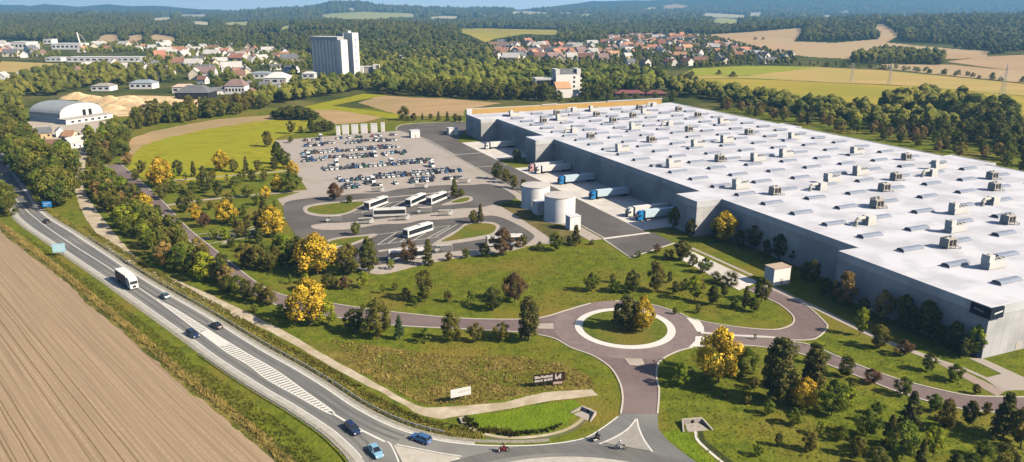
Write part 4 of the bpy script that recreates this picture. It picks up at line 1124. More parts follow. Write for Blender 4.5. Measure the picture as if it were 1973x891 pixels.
village([(940, 100), (952, 88), (1010, 86), (1060, 90), (1120, 92), (1160, 84), (1170, 74), (1240, 71), (1345, 70), (1352, 80), (1400, 86), (1440, 92), (1450, 106), (1440, 122), (1400, 128), (1330, 131), (1200, 130), (1100, 124), (1000, 123), (955, 120)],
        25, 11, (7, 2, 4, 4, 5, 5), 'right-hand village', (1.0, 1.4), 200)
village([(1440, 104), (1480, 104), (1525, 108), (1525, 124), (1440, 126)], 34, 12, (1, 1, 1, 6, 1, 2), 'village end by the field', (0.9, 1.3), 12)
village([(290, 128), (310, 106), (370, 94), (470, 92), (590, 100), (594, 124), (580, 148), (556, 140), (478, 142), (470, 160), (440, 160), (380, 156), (310, 150)], 36, 13, (2, 1, 3, 4, 2, 9), 'left-hand town', (0.9, 1.6), 70)
village([(345, 172), (420, 165), (500, 168), (560, 176), (560, 188), (480, 192), (420, 190), (410, 178), (350, 180)], 26, 14, (2, 2, 3, 4, 3, 4), 'street by the sand heaps', (0.8, 1.15), 20, avoid=([(330, 165), (405, 165), (405, 200), (330, 200)], [(430, 165), (476, 165), (476, 190), (430, 190)]))
village([(688, 96), (720, 82), (770, 84), (860, 105), (870, 120), (800, 128), (730, 132), (690, 125)], 34, 15, (3, 1, 2, 3, 1, 6), 'hamlet right of the silo', (0.9, 1.4), 28)
village([(0, 90), (60, 92), (90, 108), (60, 112), (0, 112)], 45, 16, (1, 1, 2, 2, 1, 8), 'far left hamlet', (1, 1.6), 16)
village([(75, 262), (150, 258), (160, 285), (150, 292), (100, 286)], 15, 17, (1, 1, 2, 3, 1, 5), 'yard below the arched hall', (0.6, 0.8), 7)
village([(150, 122), (290, 122), (560, 160), (560, 176), (480, 178), (408, 165), (330, 162), (300, 164), (150, 168)], 44, 18, (1, 1, 2, 3, 2, 9), 'scattered town edge', (0.8, 1.4), 30, avoid=([(170, 150), (300, 150), (300, 188), (170, 188)], [(430, 158), (560, 138), (560, 178), (430, 178)]))
village([(0, 140), (40, 150), (60, 160), (20, 172), (0, 172)], 40, 19, (1, 1, 1, 2, 1, 8), 'houses by the left field', (0.9, 1.3), 6)
village([(150, 84), (330, 84), (470, 88), (470, 98), (330, 100), (160, 102)], 60, 20, (1, 1, 2, 2, 1, 9), 'far town fringe', (0.9, 1.6), 20)
# sand heaps
def heap(x, y, r, h, seed, label):
    b = MB(); rr = random.Random(seed)
    n, m = 20, 6
    c = G(x, y)
    vs = [(0, 0, h)]
    for k in range(1, m + 1):
        t = k / m
        for i in range(n):
            a = 2 * math.pi * i / n
            q = noise.noise(Vector((math.cos(a) * 1.7 + seed, math.sin(a) * 1.7, t)))
            vs.append((r * t * (1 + 0.3 * q) * math.cos(a) * 1.3, r * t * (1 + 0.3 * q) * math.sin(a), h * (1 - t) ** 0.85 * (1 + 0.35 * noise.noise(Vector((seed, i * 0.6, t * 3)))) - (0.2 if k == m else 0)))
    fs = [(0, 1 + i, 1 + (i + 1) % n) for i in range(n)]
    for k in range(m - 1):
        fs += [(1 + k * n + i, 1 + (k + 1) * n + i, 1 + (k + 1) * n + (i + 1) % n, 1 + k * n + (i + 1) % n) for i in range(n)]
    b.add(vs, fs)
    o = b.build('sand_heap', M['sand'], smooth=True); o.location = c
    tag(o, label, 'sand heap', 'sand heaps in the yard')
hs = [(150, 190, 13, 6), (180, 194, 12, 5), (212, 197, 13, 6), (240, 203, 14, 6.5), (268, 206, 12, 5.5), (292, 200, 12, 5), (215, 210, 10, 4), (330, 200, 14, 4.5), (365, 202, 12, 3.5), (255, 193, 9, 4)]
for i, (x, y, r, h) in enumerate(sorted(hs)):
    heap(x, y, r, h, i * 3.1, 'heap of pale sand, %s of ten behind the arched hall' % from_left(i, len(hs)))
# ------------------------------------------------------------------ cars
def paint(name, c, rough=0.28):
    return mat(name, c, rough=rough, spec=0.6)
PAINTS = [('white', (0.72, 0.72, 0.72)), ('silver', (0.42, 0.43, 0.45)), ('black', (0.018, 0.018, 0.02)), ('dark grey', (0.09, 0.09, 0.10)), ('blue', (0.05, 0.13, 0.32)), ('navy', (0.02, 0.035, 0.09)),
          ('light blue', (0.22, 0.42, 0.60)), ('red', (0.35, 0.03, 0.03)), ('green', (0.04, 0.12, 0.08)), ('teal', (0.04, 0.12, 0.14)), ('brown', (0.16, 0.08, 0.05))]
PM = {n: paint('car_paint_' + n.replace(' ', '_'), c) for n, c in PAINTS}
def car_body(L, Wd, H, style):
    w = Wd / 2
    b = MB()
    hb = H * 0.64
    prof = {'hatch': [(-.5, .86, .80), (-.475, .95, .99), (-.3, 1, 1.0), (.12, 1, .98), (.3, .98, .93), (.44, .93, .80), (.495, .82, .62)],
            'saloon': [(-.5, .84, .78), (-.48, .93, .93), (-.28, 1, .97), (.12, 1, .96), (.3, .98, .90), (.44, .92, .78), (.495, .8, .60)],
            'estate': [(-.5, .88, .84), (-.48, .96, 1.0), (-.3, 1, 1.0), (.14, 1, .98), (.3, .98, .93), (.45, .93, .82), (.497, .84, .66)]}[style]
    rings = []
    for fx_, fw, fz in prof:
        x, ww, zt = fx_ * L, w * fw, hb * fz
        rings.append([(x, -.86 * ww, .2), (x, -ww, .36), (x, -ww, .74 * zt), (x, -.88 * ww, zt), (x, .88 * ww, zt), (x, ww, .74 * zt), (x, ww, .36), (x, .86 * ww, .2)])
    b.loft([r[::-1] for r in rings])
    xr0, xf0, xr1, xf1 = {'hatch': (-.46, .22, -.36, .02), 'saloon': (-.37, .22, -.22, .03), 'estate': (-.485, .24, -.44, .05)}[style]
    zt0, zt1 = hb * 0.965, H - 0.05
    lo = [(xr0 * L, -.86 * w), (xf0 * L, -.86 * w), (xf0 * L, .86 * w), (xr0 * L, .86 * w)]
    hi = [(xr1 * L, -.66 * w), (xf1 * L, -.66 * w), (xf1 * L, .66 * w), (xr1 * L, .66 * w)]
    b.loft([[(x, y, zt1 - 0.01) for x, y in hi], [(x * 1.0, y * .97, H) for x, y in hi]])
    for (x0, y0), (x1, y1) in zip(lo, hi):
        b.tube([(x0, y0 * 1.01, zt0 - 0.02), (x1, y1 * 1.01, zt1 + 0.01)], 0.055, 0.05, 5)
    for s in (-1, 1):
        b.tube([(-.08 * L, s * .865 * w, zt0 - .02), (-.08 * L, s * .67 * w, zt1)], 0.05, 0.05, 5)
    g = MB()
    g.loft([[(x, y, zt0 - 0.03) for x, y in lo], [(x, y, zt1) for x, y in hi]])
    return b, g
def make_car(name, style, colour, label, detail=True):
    L, Wd, H = {'hatch': (4.15, 1.78, 1.48), 'saloon': (4.7, 1.82, 1.44), 'estate': (4.6, 1.82, 1.52)}[style]
    t = thing(name, label, 'car')
    b, g = car_body(L, Wd, H, style)
    b.build('body', PM[colour], t); g.build('cabin_glass', M['glass_dark'], t)
    for x in (-.31 * L, .31 * L):
        for y in (-.45 * Wd, .45 * Wd):
            q = MB(); q.wheel(x, y, 0.32, 0.32, 0.22); wo = q.build('wheel', M['black'], t)
            if detail:
                q = MB(); q.wheel(x, y, 0.32, 0.19, 0.235, 10); q.build('hub', M['chrome'], wo)
    if detail:
        for y in (-.36 * Wd, .36 * Wd):
            q = MB(); q.box(.478 * L, .5 * L, y - .17, y + .17, .55, .70); q.build('headlight', M['lamp'], t)
            q = MB(); q.box(-.503 * L, -.48 * L, y - .14, y + .14, .62, .84); q.build('tail_light', M['red_lamp'], t)
        q = MB(); q.box(-.507 * L, -.49 * L, -.26, .26, .42, .54); q.build('number_plate', M['white'], t)
        for s in (-1, 1):
            q = MB(); q.box(.13 * L, .17 * L, s * .52 * Wd - .08, s * .52 * Wd + .08, .9, 1.03); q.build('wing_mirror', PM[colour], t)
    return t
def put(o, at, towards):
    d = towards - at
    o.location = (at.x, at.y, 0.07)
    o.rotation_euler = (0, 0, math.atan2(d.y, d.x))
    return o
put(make_car('road_car', 'saloon', 'black', 'small dark car farthest up the highway near the tree shade'), G(90, 429), G(60, 402))
put(make_car('road_car', 'hatch', 'teal', 'dark teal car just past the lorry on the upper lane'), G(318, 574), G(276, 546))
put(make_car('road_car', 'saloon', 'black', 'black car on the upper lane beside the striped median'), G(417, 631), G(370, 604))
put(make_car('road_car', 'estate', 'navy', 'dark blue car coming down the lower lane beside the striped median'), G(372, 648), G(410, 672))
put(make_car('road_car', 'estate', 'navy', 'navy car nearing the big roundabout with a long shadow'), G(680, 831), G(720, 868))
put(make_car('road_car', 'saloon', 'light blue', 'light blue car entering the roundabout at the bottom edge'), G(724, 874), G(750, 910))
put(make_car('road_car', 'estate', 'blue', 'blue estate car leaving the roundabout on the upper lane'), G(811, 850), G(764, 832))
# the car park: rows measured in the photograph
rc = random.Random(21)
cpools = {}
colw = [('white', 34), ('silver', 26), ('black', 12), ('dark grey', 12), ('blue', 8), ('navy', 6), ('red', 3), ('green', 3), ('teal', 3), ('brown', 3), ('light blue', 3)]
ROWS = [(381.7, 585, 762, 0.62, (0,)), (364, 588, 764, 0.68, (-2.7, 2.7)), (338.7, 582, 768, 0.66, (-2.7, 2.7)), (316, 585, 783, 0.5, (-2.7, 2.7)), (288, 624, 832, 0.62, (-2.7, 2.7)), (258.4, 650, 888, 0.60, (-2.7, 2.7)), (242.5, 660, 905, 0.42, (2.7, -2.7))]
VANS = [(618, 268), (594, 304), (648, 319), (722, 302), (754, 316), (724, 272), (718, 352), (832, 322)]
vanp = [G(*v) for v in VANS]
n_row = 0
for a, x0, x1, occ, offs in ROWS:
    for off in offs:
        n_row += 1
        ya = WH(a + off, -80)
        y_ = PIX(ya)[1]
        cA, cB = None, None
        cs = [c for c in np.arange(-120, -34, 2.55) if x0 <= PIX(WH(a + off, c))[0] <= x1]
        cars, run = [], 0
        for c in cs:
            p = WH(a + off, c)
            if any((p - v).length < 3.4 for v in vanp): continue
            run = run - 1 if run > 0 else run
            if rc.random() < 0.07: run = rc.randrange(2, 4)
            if run > 0 or rc.random() > occ + 0.33: continue
            cars.append(c)
        for i, c in enumerate(cars):
            col = rc.choices([k for k, _ in colw], [v for _, v in colw])[0]
            st = rc.choice(('hatch', 'hatch', 'saloon', 'estate'))
            if (col, st) not in cpools:
                cpools[(col, st)] = Pool(make_car('parked_car', st, col, 'x', False))
            lb = '%s %s, %s in %s car park line from the back' % (col, {'hatch': 'hatchback'}.get(st, st), from_left(i, len(cars)), ordinal(n_row))
            cpools[(col, st)].get(WH(a + off + rc.uniform(-.3, .3), c + rc.uniform(-.15, .15), 0.035), WROT + (math.pi / 2 if rc.random() < 0.5 else -math.pi / 2), 1.0, lb, 'cars in the car park')
def make_van():
    t = thing('delivery_van', 'x', 'van')
    b = MB(); b.loft([[(x, -w, .25), (x, -w, .9), (x, -w * .92, z), (x, w * .92, z), (x, w, .9), (x, w, .25)][::-1] for x, w, z in ((-2.9, 1.0, 2.75), (-2.8, 1.02, 2.9), (1.2, 1.02, 2.9), (1.7, 1.0, 2.7), (2.3, .97, 1.45), (2.9, .9, 1.2), (3.0, .85, .9))]); b.build('body', PM['white'], t)
    b = MB(); b.add([(1.78, -.82, 2.6), (1.78, .82, 2.6), (2.36, .86, 1.52), (2.36, -.86, 1.52)], [(3, 2, 1, 0)]); b.build('windscreen', M['glass_dark'], t)
    for s in (-1, 1):
        b = MB(); b.box(.7, 1.7, s * 1.025 - .01, s * 1.025 + .01, 1.5, 2.2); b.build('side_window', M['glass_dark'], t)
        for x in (-1.8, 1.9):
            b = MB(); b.wheel(x, s * .9, .36, .36, .26); b.build('wheel', M['black'], t)
    return t
vp = Pool(make_van())
vs_ = sorted(vanp, key=lambda p: PIX(p)[0])
for i, p in enumerate(vs_):
    vp.get(p + Vector((0, 0, .035)), WROT - math.pi / 2, (1, 1, 1.05), 'white van among the parked cars, %s of the eight vans' % from_left(i, len(vs_)), 'vans in the car park')

# ------------------------------------------------------------------ lorries
M['trailer_white'] = mat('white_tarpaulin', (0.74, 0.74, 0.74), (0.68, 0.68, 0.69), scale=0.5, rough=0.55)
M['trailer_blue'] = mat('pale_blue_tarpaulin', (0.50, 0.64, 0.76), (0.56, 0.69, 0.80), scale=0.5, rough=0.55)
M['cab_blue'] = mat('blue_cab', (0.02, 0.22, 0.55), rough=0.35, spec=0.5)
M['cab_pink'] = mat('rosy_cab', (0.62, 0.36, 0.38), rough=0.35, spec=0.5)
def lorry(name, label, cabm, boxm, box_len=13.4, gap=0.8, group=None, sidem=None):
    """front of the cab at x = 0, the box behind it"""
    t = thing(name, label, 'lorry', group=group)
    b = MB()
    b.loft([[(x, -w, z0), (x, -w, z1), (x, -w * .94, z2), (x, w * .94, z2), (x, w, z1), (x, w, z0)][::-1] for x, w, z0, z1, z2 in ((-2.3, 1.22, .5, 3.2, 3.85), (-1.5, 1.25, .5, 3.2, 3.8), (-.75, 1.25, .5, 2.9, 3.4), (-.2, 1.24, .5, 2.4, 2.75), (0, 1.2, .45, 1.5, 1.75))])
    b.build('cab', cabm, t)
    b = MB(); b.add([(.0 - .03, -1.06, 1.80), (-.03, 1.06, 1.80), (-.24, 1.08, 2.74), (-.24, -1.08, 2.74)], [(0, 1, 2, 3)]); o = b.build('windscreen', M['glass_dark'], t); o.location = (.06, 0, 0)
    for s in (-1, 1):
        b = MB(); b.box(-1.35, -.5, s * 1.262 - .01, s * 1.262 + .01, 1.8, 2.6); b.build('side_window', M['glass_dark'], t)
        b = MB(); b.box(.0, .05, s * .95 - .2, s * .95 + .2, .65, .85); b.build('headlight', M['lamp'], t)
        b = MB(); b.box(-.3, -.15, s * 1.42 - .12, s * 1.42 + .12, 1.7, 2.4); b.build('mirror', M['black'], t)
        for x in (-1.1, -3.6):
            b = MB(); b.wheel(x, s * 1.02, .5, .5, .38); b.build('wheel', M['black'], t)
        nx_ = (-2.3 - gap - box_len + 1.4, -2.3 - gap - box_len + 2.7, -2.3 - gap - box_len + 4.0) if box_len > 10 else (-2.3 - gap - box_len + 2.0,)
        for x in nx_:
            b = MB(); b.wheel(x, s * 1.02, .5, .5, .38); b.build('wheel', M['black'], t)
    b = MB(); b.box(.01, .06, -.45, .45, .7, 1.4); b.build('grille', M['dark'], t)
    b = MB(); b.box(-2.3 - gap - box_len, -2.3 - gap, -1.27, 1.27, 1.15, 4.0)
    b.build('trailer_box', boxm, t)
    if sidem:
        for s in (-1, 1):
            b = MB(); b.box(-2.25 - gap - box_len, -2.35 - gap, s * 1.283 - .01, s * 1.283 + .01, 1.2, 3.85); b.build('box_side_shade', sidem, t)
    b = MB(); b.box(-2.3 - gap - box_len + .3, -1.2, -.45, .45, .75, 1.15); b.build('chassis', M['dark'], t)
    return t
put(lorry('road_lorry', 'white lorry with box sides tinted brown as shade, driving down the highway', M['trailer_white'], M['trailer_white'], 9.4, 0.5, None, mat('shaded_box_side', (0.17, 0.11, 0.075), (0.22, 0.15, 0.10), scale=0.6)), G(260, 559), G(282, 574))  # the shade on the box sides is painted in as brown
for a, cf, cm, bm_, lb in ((310, -11.6, 'trailer_white', 'trailer_white', 'white lorry docked alone at the far loading apron'), (241.2, -13.2, 'cab_pink', 'trailer_white', 'rosy-cabbed lorry with white trailer, left one of the docked pair'), (234.5, -12.4, 'trailer_white', 'trailer_white', 'all-white lorry docked beside the rosy-cabbed one'),
                         (208.5, -12.2, 'cab_blue', 'trailer_blue', 'blue-cabbed lorry docked alone behind the taller tank'), (176.4, -12.4, 'cab_blue', 'trailer_blue', 'blue-cabbed lorry docked midway along the loading apron'),
                         (145.0, -12.4, 'trailer_white', 'trailer_white', 'white lorry docked beside the last blue-cabbed one'), (138.6, -11.6, 'cab_blue', 'trailer_blue', 'blue-cabbed lorry nearest the tree at the apron end')):
    o = lorry('docked_lorry', lb, M[cm], M[bm_], 16.4, 0.9, 'lorries docked at the warehouse')
    o.location = WH(a, cf, 0.06); o.rotation_euler = (0, 0, WROT + math.pi)

# ------------------------------------------------------------------ buses and shelters
def bus(label):
    t = thing('bus', label, 'bus', group='white buses in the bus station')
    b = MB()
    b.loft([[(x, -w, .32), (x, -w, 2.7), (x, -w * .9, z), (x, w * .9, z), (x, w, 2.7), (x, w, .32)][::-1] for x, w, z in ((-6, 1.22, 2.9), (-5.9, 1.27, 3.05), (5.75, 1.27, 3.05), (6.0, 1.2, 2.85))]); b.build('body', M['white'], t)
    for s in (-1, 1):
        b = MB(); b.box(-5.7, 5.5, s * 1.283 - .012, s * 1.283 + .012, 1.15, 2.6); b.build('window_band', M['glass_dark'], t)
        for x in (-3.1, 3.3):
            b = MB(); b.wheel(x, s * 1.06, .48, .48, .36); b.build('wheel', M['black'], t)
        b = MB(); b.box(6.0, 6.05, s * .85 - .2, s * .85 + .2, .7, .92); b.build('headlight', M['lamp'], t)
    b = MB(); b.box(5.98, 6.03, -1.08, 1.08, 1.05, 2.65); b.build('windscreen', M['glass_dark'], t)
    b = MB(); b.box(2.2, 3.4, -1.32, -1.30, .45, 2.5); b.build('door', M['dark'], t)
    b = MB(); b.box(-3.5, -.5, -.8, .8, 3.05, 3.3); b.build('roof_pod', M['white'], t)
    return t
bp = Pool(bus('x'))
for f, r, lb in (((709, 405), (743, 392), 'white bus slanted beside the upper grass island'), ((788, 399), (818, 385), 'white bus, middle of the three slanted in the upper bays'), ((828, 395), (857, 383), 'white bus slanted in the upper bay nearest the small conifer'),
                 ((722, 418), (777, 416), 'white bus drawn up side-on along the middle platform'), ((784, 459), (821, 447), 'white bus alone in the lower slanted bays'), ((752, 502), (815, 497), 'white bus half hidden behind two dark trees'), ((941, 474), (997, 470), 'white bus behind the copper-leaved tree')):
    p, q = G(*f), G(*r)
    d = (p - q).normalized()
    c = p - d * 6.0
    bp.get(c + Vector((0, 0, .05)), math.atan2(d.y, d.x), 1.12, lb)
M['shelter_glass'] = mat('shelter_glass', (0.30, 0.30, 0.30), rough=0.1, spec=0.5)
M['shelter_glass'].node_tree.nodes['Principled BSDF'].inputs['Alpha'].default_value = 0.22
def shelter():
    t = thing('bus_shelter', 'x', 'shelter', group='shelters of the bus station')
    b = MB(); b.box(-2.6, 2.9, -.55, .85, 2.55, 2.63); b.build('roof', M['metal_grey'], t)
    for x in (-2.5, 2.7):
        b = MB(); b.box(x - .06, x + .06, .7, .82, 0, 2.55); b.build('post', M['metal_grey'], t)
    b = MB(); b.box(-2.4, 1.6, .74, .78, .3, 2.3); b.build('back_glass', M['shelter_glass'], t)
    b = MB(); b.box(-2.6, 1.0, .25, .65, .42, .5); b.build('bench', M['dark'], t)
    b = MB(); b.box(1.8, 3.3, -.1, .05, .5, 2.45); b.build('poster_panel', M['white'], t)
    return t
sp_ = Pool(shelter())
for x, y, fl, lb in ((727, 371, 0, 'shelter at the car park edge left of the middle bus bays'), (811, 364, 0, 'shelter at the car park edge above the upper bus bays'), (894, 354, 0, 'shelter nearest the truck yard trees'), (820, 411, 1, 'shelter at the upper edge of the middle platform'),
                     (857, 417, 0, 'shelter right of the middle platform centre'), (774, 426, 0, 'shelter on the middle platform behind the side-on bus'), (704, 433, 0, 'shelter at the left part of the middle platform beside a young tree'), (645, 428, 1, 'shelter near the rounded tip of the middle platform'), (857, 486, 1, 'shelter on the lower pavement right of two dark trees')):
    sp_.get(G(x, y, .1), 0.22 + (math.pi if fl else 0), 1.0, lb)

# ------------------------------------------------------------------ motorcycles and their riders
def motorcycle(label, col):
    t = thing('motorcycle', label, 'motorcycle', group='motorcycles at the big roundabout')
    for x in (-.7, .72):
        b = MB(); b.wheel(x, 0, .32, .32, .14); wo = b.build('wheel', M['black'], t)
        b = MB(); b.wheel(x, 0, .32, .2, .15); b.build('hub', M['chrome'], wo)
    b = MB(); b.loft([[(x, -w, z0), (x, -w, z1), (x, w, z1), (x, w, z0)] for x, w, z0, z1 in ((-.85, .1, .72, .85), (-.3, .16, .45, .78), (.1, .2, .35, .98), (.45, .18, .45, .98), (.7, .1, .75, 1.0))]); b.build('fairing', col, t, recalc=True)
    b = MB(); b.box(-.75, 0, -.15, .15, .78, .88); b.build('seat', M['black'], t)
    b = MB(); b.tube([(.45, -.38, 1.08), (.55, 0, 1.06), (.45, .38, 1.08)], .025); b.build('handlebar', M['chrome'], t)
    b = MB(); b.tube([(.72, 0, .32), (.52, 0, 1.04)], .05); b.build('fork', M['chrome'], t)
    b = MB(); b.tube([(.1, -.2, .35), (-.8, -.22, .45)], .06, .08); b.build('exhaust', M['chrome'], t)
    return t
def rider(label, suit, helmet):
    pts = [(-.25, 0, .92), (-.18, 0, 1.18), (0, 0, 1.42), (.06, 0, 1.52), (.1, 0, 1.66),
           (-.2, .12, .9), (.18, .24, .78), (-.05, .26, .42), (.1, .27, .36), (-.2, -.12, .9), (.18, -.24, .78), (-.05, -.26, .42), (.1, -.27, .36),
           (0, .2, 1.4), (.2, .32, 1.2), (.44, .34, 1.1), (0, -.2, 1.4), (.2, -.32, 1.2), (.44, -.34, 1.1)]
    ed = [(0, 1), (1, 2), (2, 3), (3, 4), (0, 5), (5, 6), (6, 7), (7, 8), (0, 9), (9, 10), (10, 11), (11, 12), (2, 13), (13, 14), (14, 15), (2, 16), (16, 17), (17, 18)]
    rad = [.16, .15, .16, .07, .1, .12, .09, .06, .05, .12, .09, .06, .05, .08, .06, .045, .08, .06, .045]
    me = bpy.data.meshes.new('person'); me.from_pydata(pts, ed, []); me.update()
    o = link('person', me)
    md = o.modifiers.new('s', 'SKIN'); o.modifiers.new('u', 'SUBSURF').levels = 1
    for v, r in zip(me.skin_vertices[0].data, rad): v.radius = (r, r)
    me.skin_vertices[0].data[0].use_root = True
    bpy.context.view_layer.update()
    dg = bpy.context.evaluated_depsgraph_get()
    m2 = bpy.data.meshes.new_from_object(o.evaluated_get(dg))
    o.modifiers.clear(); o.data = m2; m2.materials.clear(); m2.materials.append(suit)
    tag(o, label, 'person', 'motorcycle riders')
    b = MB()
    b.loft([[(.1 + .0 + r * 1.1 * math.cos(k * math.pi / 4), r * math.sin(k * math.pi / 4), z) for k in range(8)] for z, r in ((1.56, .06), (1.6, .12), (1.68, .15), (1.76, .13), (1.82, .05))])
    b.build('helmet', helmet, o, smooth=True)
    return o
LEATHER = mat('dark_leathers', (0.03, 0.03, 0.035), rough=0.6); REDL = mat('red_leathers', (0.13, 0.02, 0.025), rough=0.6); PALEL = mat('grey_leathers', (0.30, 0.31, 0.33), rough=0.7)
for (x, y), q, lb, rl, col, suit, hel in (((970, 872), (940, 876), 'dark red motorcycle on the curve of the big roundabout', 'rider in red leathers on the leftmost motorcycle', REDL, REDL, M['dark']), ((1150, 850), (1180, 838), 'dark motorcycle turning into the side road', 'rider in dark leathers turning into the side road', M['dark'], LEATHER, M['dark']),
                                    ((1195, 867), (1160, 866), 'motorcycle in front of the painted triangle', 'rider in grey jacket in front of the painted triangle', M['metal_grey'], PALEL, M['white'])):
    p, d = G(x, y), G(*q) - G(x, y)
    for o in (motorcycle(lb, col), rider(rl, suit, hel)):
        o.location = (p.x, p.y, .066); o.rotation_euler = (0, 0, math.atan2(d.y, d.x)); o.scale = (1.15,) * 3

# ------------------------------------------------------------------ signs, barriers, culverts, pylons
def billboard(label, cat, p, rot, w, h, z0, face, marks, markm, posts=3, name='billboard'):
    t = thing(name, label, cat, p, rot)
    b = MB(); b.box(-w / 2, w / 2, -.06, .06, z0, z0 + h); pa = b.build('panel', face, t)
    for k in range(posts):
        x = -w / 2 + w * (k + .5) / posts
        b = MB(); b.box(x - .08, x + .08, .07, .2, 0, z0 + h * .8); b.build('post', M['bark'], t)
    b = MB()
    for x0, x1, y0, y1 in marks:
        b.add([(-w / 2 + w * x0, -.068, z0 + h * y0), (-w / 2 + w * x1, -.068, z0 + h * y0), (-w / 2 + w * x1, -.068, z0 + h * y1), (-w / 2 + w * x0, -.068, z0 + h * y1)], [(0, 1, 2, 3)])
    if marks: b.build('lettering', markm, pa)
    return t
ltr = [(.04, .15, .52, .82), (.16, .22, .52, .75), (.24, .31, .56, .84), (.32, .38, .54, .76), (.39, .46, .54, .84), (.47, .54, .56, .8), (.55, .6, .56, .86), (.04, .2, .16, .38), (.22, .29, .18, .4), (.33, .42, .18, .42), (.44, .52, .2, .44), (.53, .6, .22, .46),
       (.68, .72, .3, .9), (.72, .78, .25, .55), (.78, .82, .4, .7), (.82, .87, .3, .85)]
a, c = G(1030, 749), G(1086, 743)
v = c - a
bb = billboard('dark brown billboard with two lines of white lettering and an emblem in the dry meadow', 'billboard', (a + c) / 2, math.atan2(v.y, v.x), 7.4, 2.2, 1.2, mat('dark_brown_board', (0.035, 0.018, 0.014), rough=0.7), ltr, mat('faded_lettering', (0.50, 0.46, 0.43), rough=0.8), 4)
b = MB(); b.box(.9, 3.0, -.1, -.07, .6, 1.15); b.build('small_plate', mat('rosy_plate', (0.45, 0.33, 0.30), rough=.7), bb)
a, c = G(871, 779), G(905, 772)
v = c - a
billboard('white billboard with a small grey line of lettering beside the gravel track', 'billboard', (a + c) / 2, math.atan2(v.y, v.x), 4.6, 1.9, 1.5, M['white'], [(.36, .44, .42, .6), (.45, .56, .44, .7), (.58, .64, .46, .66), (.66, .72, .44, .7), (.75, .8, .5, .7), (.82, .92, .52, .74)], M['metal_grey'], 3)
M['sign_blue'] = mat('sign_blue', (0.02, 0.20, 0.52), rough=.5)
M['sign_pale'] = mat('pale_blue_sign', (0.30, 0.52, 0.64), (0.36, 0.58, 0.68), scale=0.8, rough=.5)
billboard('plain blue road sign in front of the dark roadside trees', 'road sign', G(93, 408), 0.2, 3.6, 2.4, 2.0, M['sign_blue'], [(.15, .85, .55, .75), (.15, .6, .25, .4)], mat('sign_lettering', (0.3, 0.45, 0.65)), 2, 'road_sign')
billboard('pale blue two-part road sign on posts at the field edge', 'road sign', G(116, 494), 0.35, 3.9, 3.0, 1.5, M['sign_pale'], [(.05, .95, .62, .66), (.05, .95, .32, .36), (.48, .52, .05, .95)], M['white'], 2, 'road_sign')
t = thing('marker_post', 'thin pale lamp post among the bushes by the gravel track', 'post', G(354, 513), 0)
b = MB(); b.tube([(0, 0, 0), (0, 0, 4.0)], .09, .07); b.build('pole', M['duct'], t)
b = MB(); b.box(-.45, .45, -.25, .25, 3.9, 4.4, .1, .1); b.build('head', M['white'], t)
def walk(pl, step):
    """points a given distance apart along a line, with the direction there"""
    out, acc = [], 0.0
    for a, c in zip(pl, pl[1:]):
        L = (c - a).length
        while acc < L:
            out.append((a.lerp(c, acc / L), (c - a).normalized())); acc += step
        acc -= L
    return out
def guardrail(pl, label):
    t = thing('guardrail', label, 'guardrail')
    b = MB(); b.strip(pl, .09, .45, .34); b.build('rail', M['duct'], t)
    pm_ = MB(); pm_.box(-.06, .06, -.06, .06, 0, .75); me_ = pm_.mesh('post', M['metal_grey'])
    for p, d in walk(offset(pl, -.1), 3.4)[:98]:
        o = link('post', me_, t); o.location = p
gr = offset(RRs, 2.3)
guardrail(gr[26:82], 'long steel guardrail between highway and gravel track')
gl = offset(LLs, -2.7)
guardrail(gl[44:76], 'steel guardrail along the field side of the highway')
def headwall(label, p, rot, s):
    t = thing('culvert_headwall', label, 'culvert', p, rot)
    b = MB(); b.prism([(-2.2, -.3), (2.2, -.3), (2.2, .3), (-2.2, .3)], 0, 1.0); b.build('head_wall', M['pave'], t)
    for k in (-1, 1):
        b = MB(); b.add([(k * 2.0, -.3, 0), (k * 2.9, -3.4, 0), (k * 3.2, -3.3, 0), (k * 2.3, -.2, 0), (k * 2.0, -.3, 1.0), (k * 2.9, -3.4, .2), (k * 3.2, -3.3, .2), (k * 2.3, -.2, 1.0)], [(0, 1, 5, 4), (1, 2, 6, 5), (2, 3, 7, 6), (3, 0, 4, 7), (4, 5, 6, 7)]); b.build('wing_wall', M['pave'], t, recalc=True)
    b = MB(); b.cyl((0, 0), .38, 0, .04, 14); o = b.build('pipe_mouth', M['black'], t); o.rotation_euler = (math.pi / 2, 0, 0); o.location = (0, -.3, .48)
    b = MB(); b.flat([(-1.6, -.35), (1.6, -.35), (2.2, -3.3), (-2.2, -3.3)], .06); b.build('apron', M['pave'], t)
    t.scale = (s, s, s)
headwall('pale concrete culvert headwall at the end of the bright green hollow', G(1134, 795), -0.75, 0.85)
headwall('pale concrete culvert headwall beside the junction on the lawn side', G(1333, 815), 0.15, 1.0)
headwall('small rubble culvert mouth at the left tip of the green hollow', G(888, 813), 1.9, 0.5)
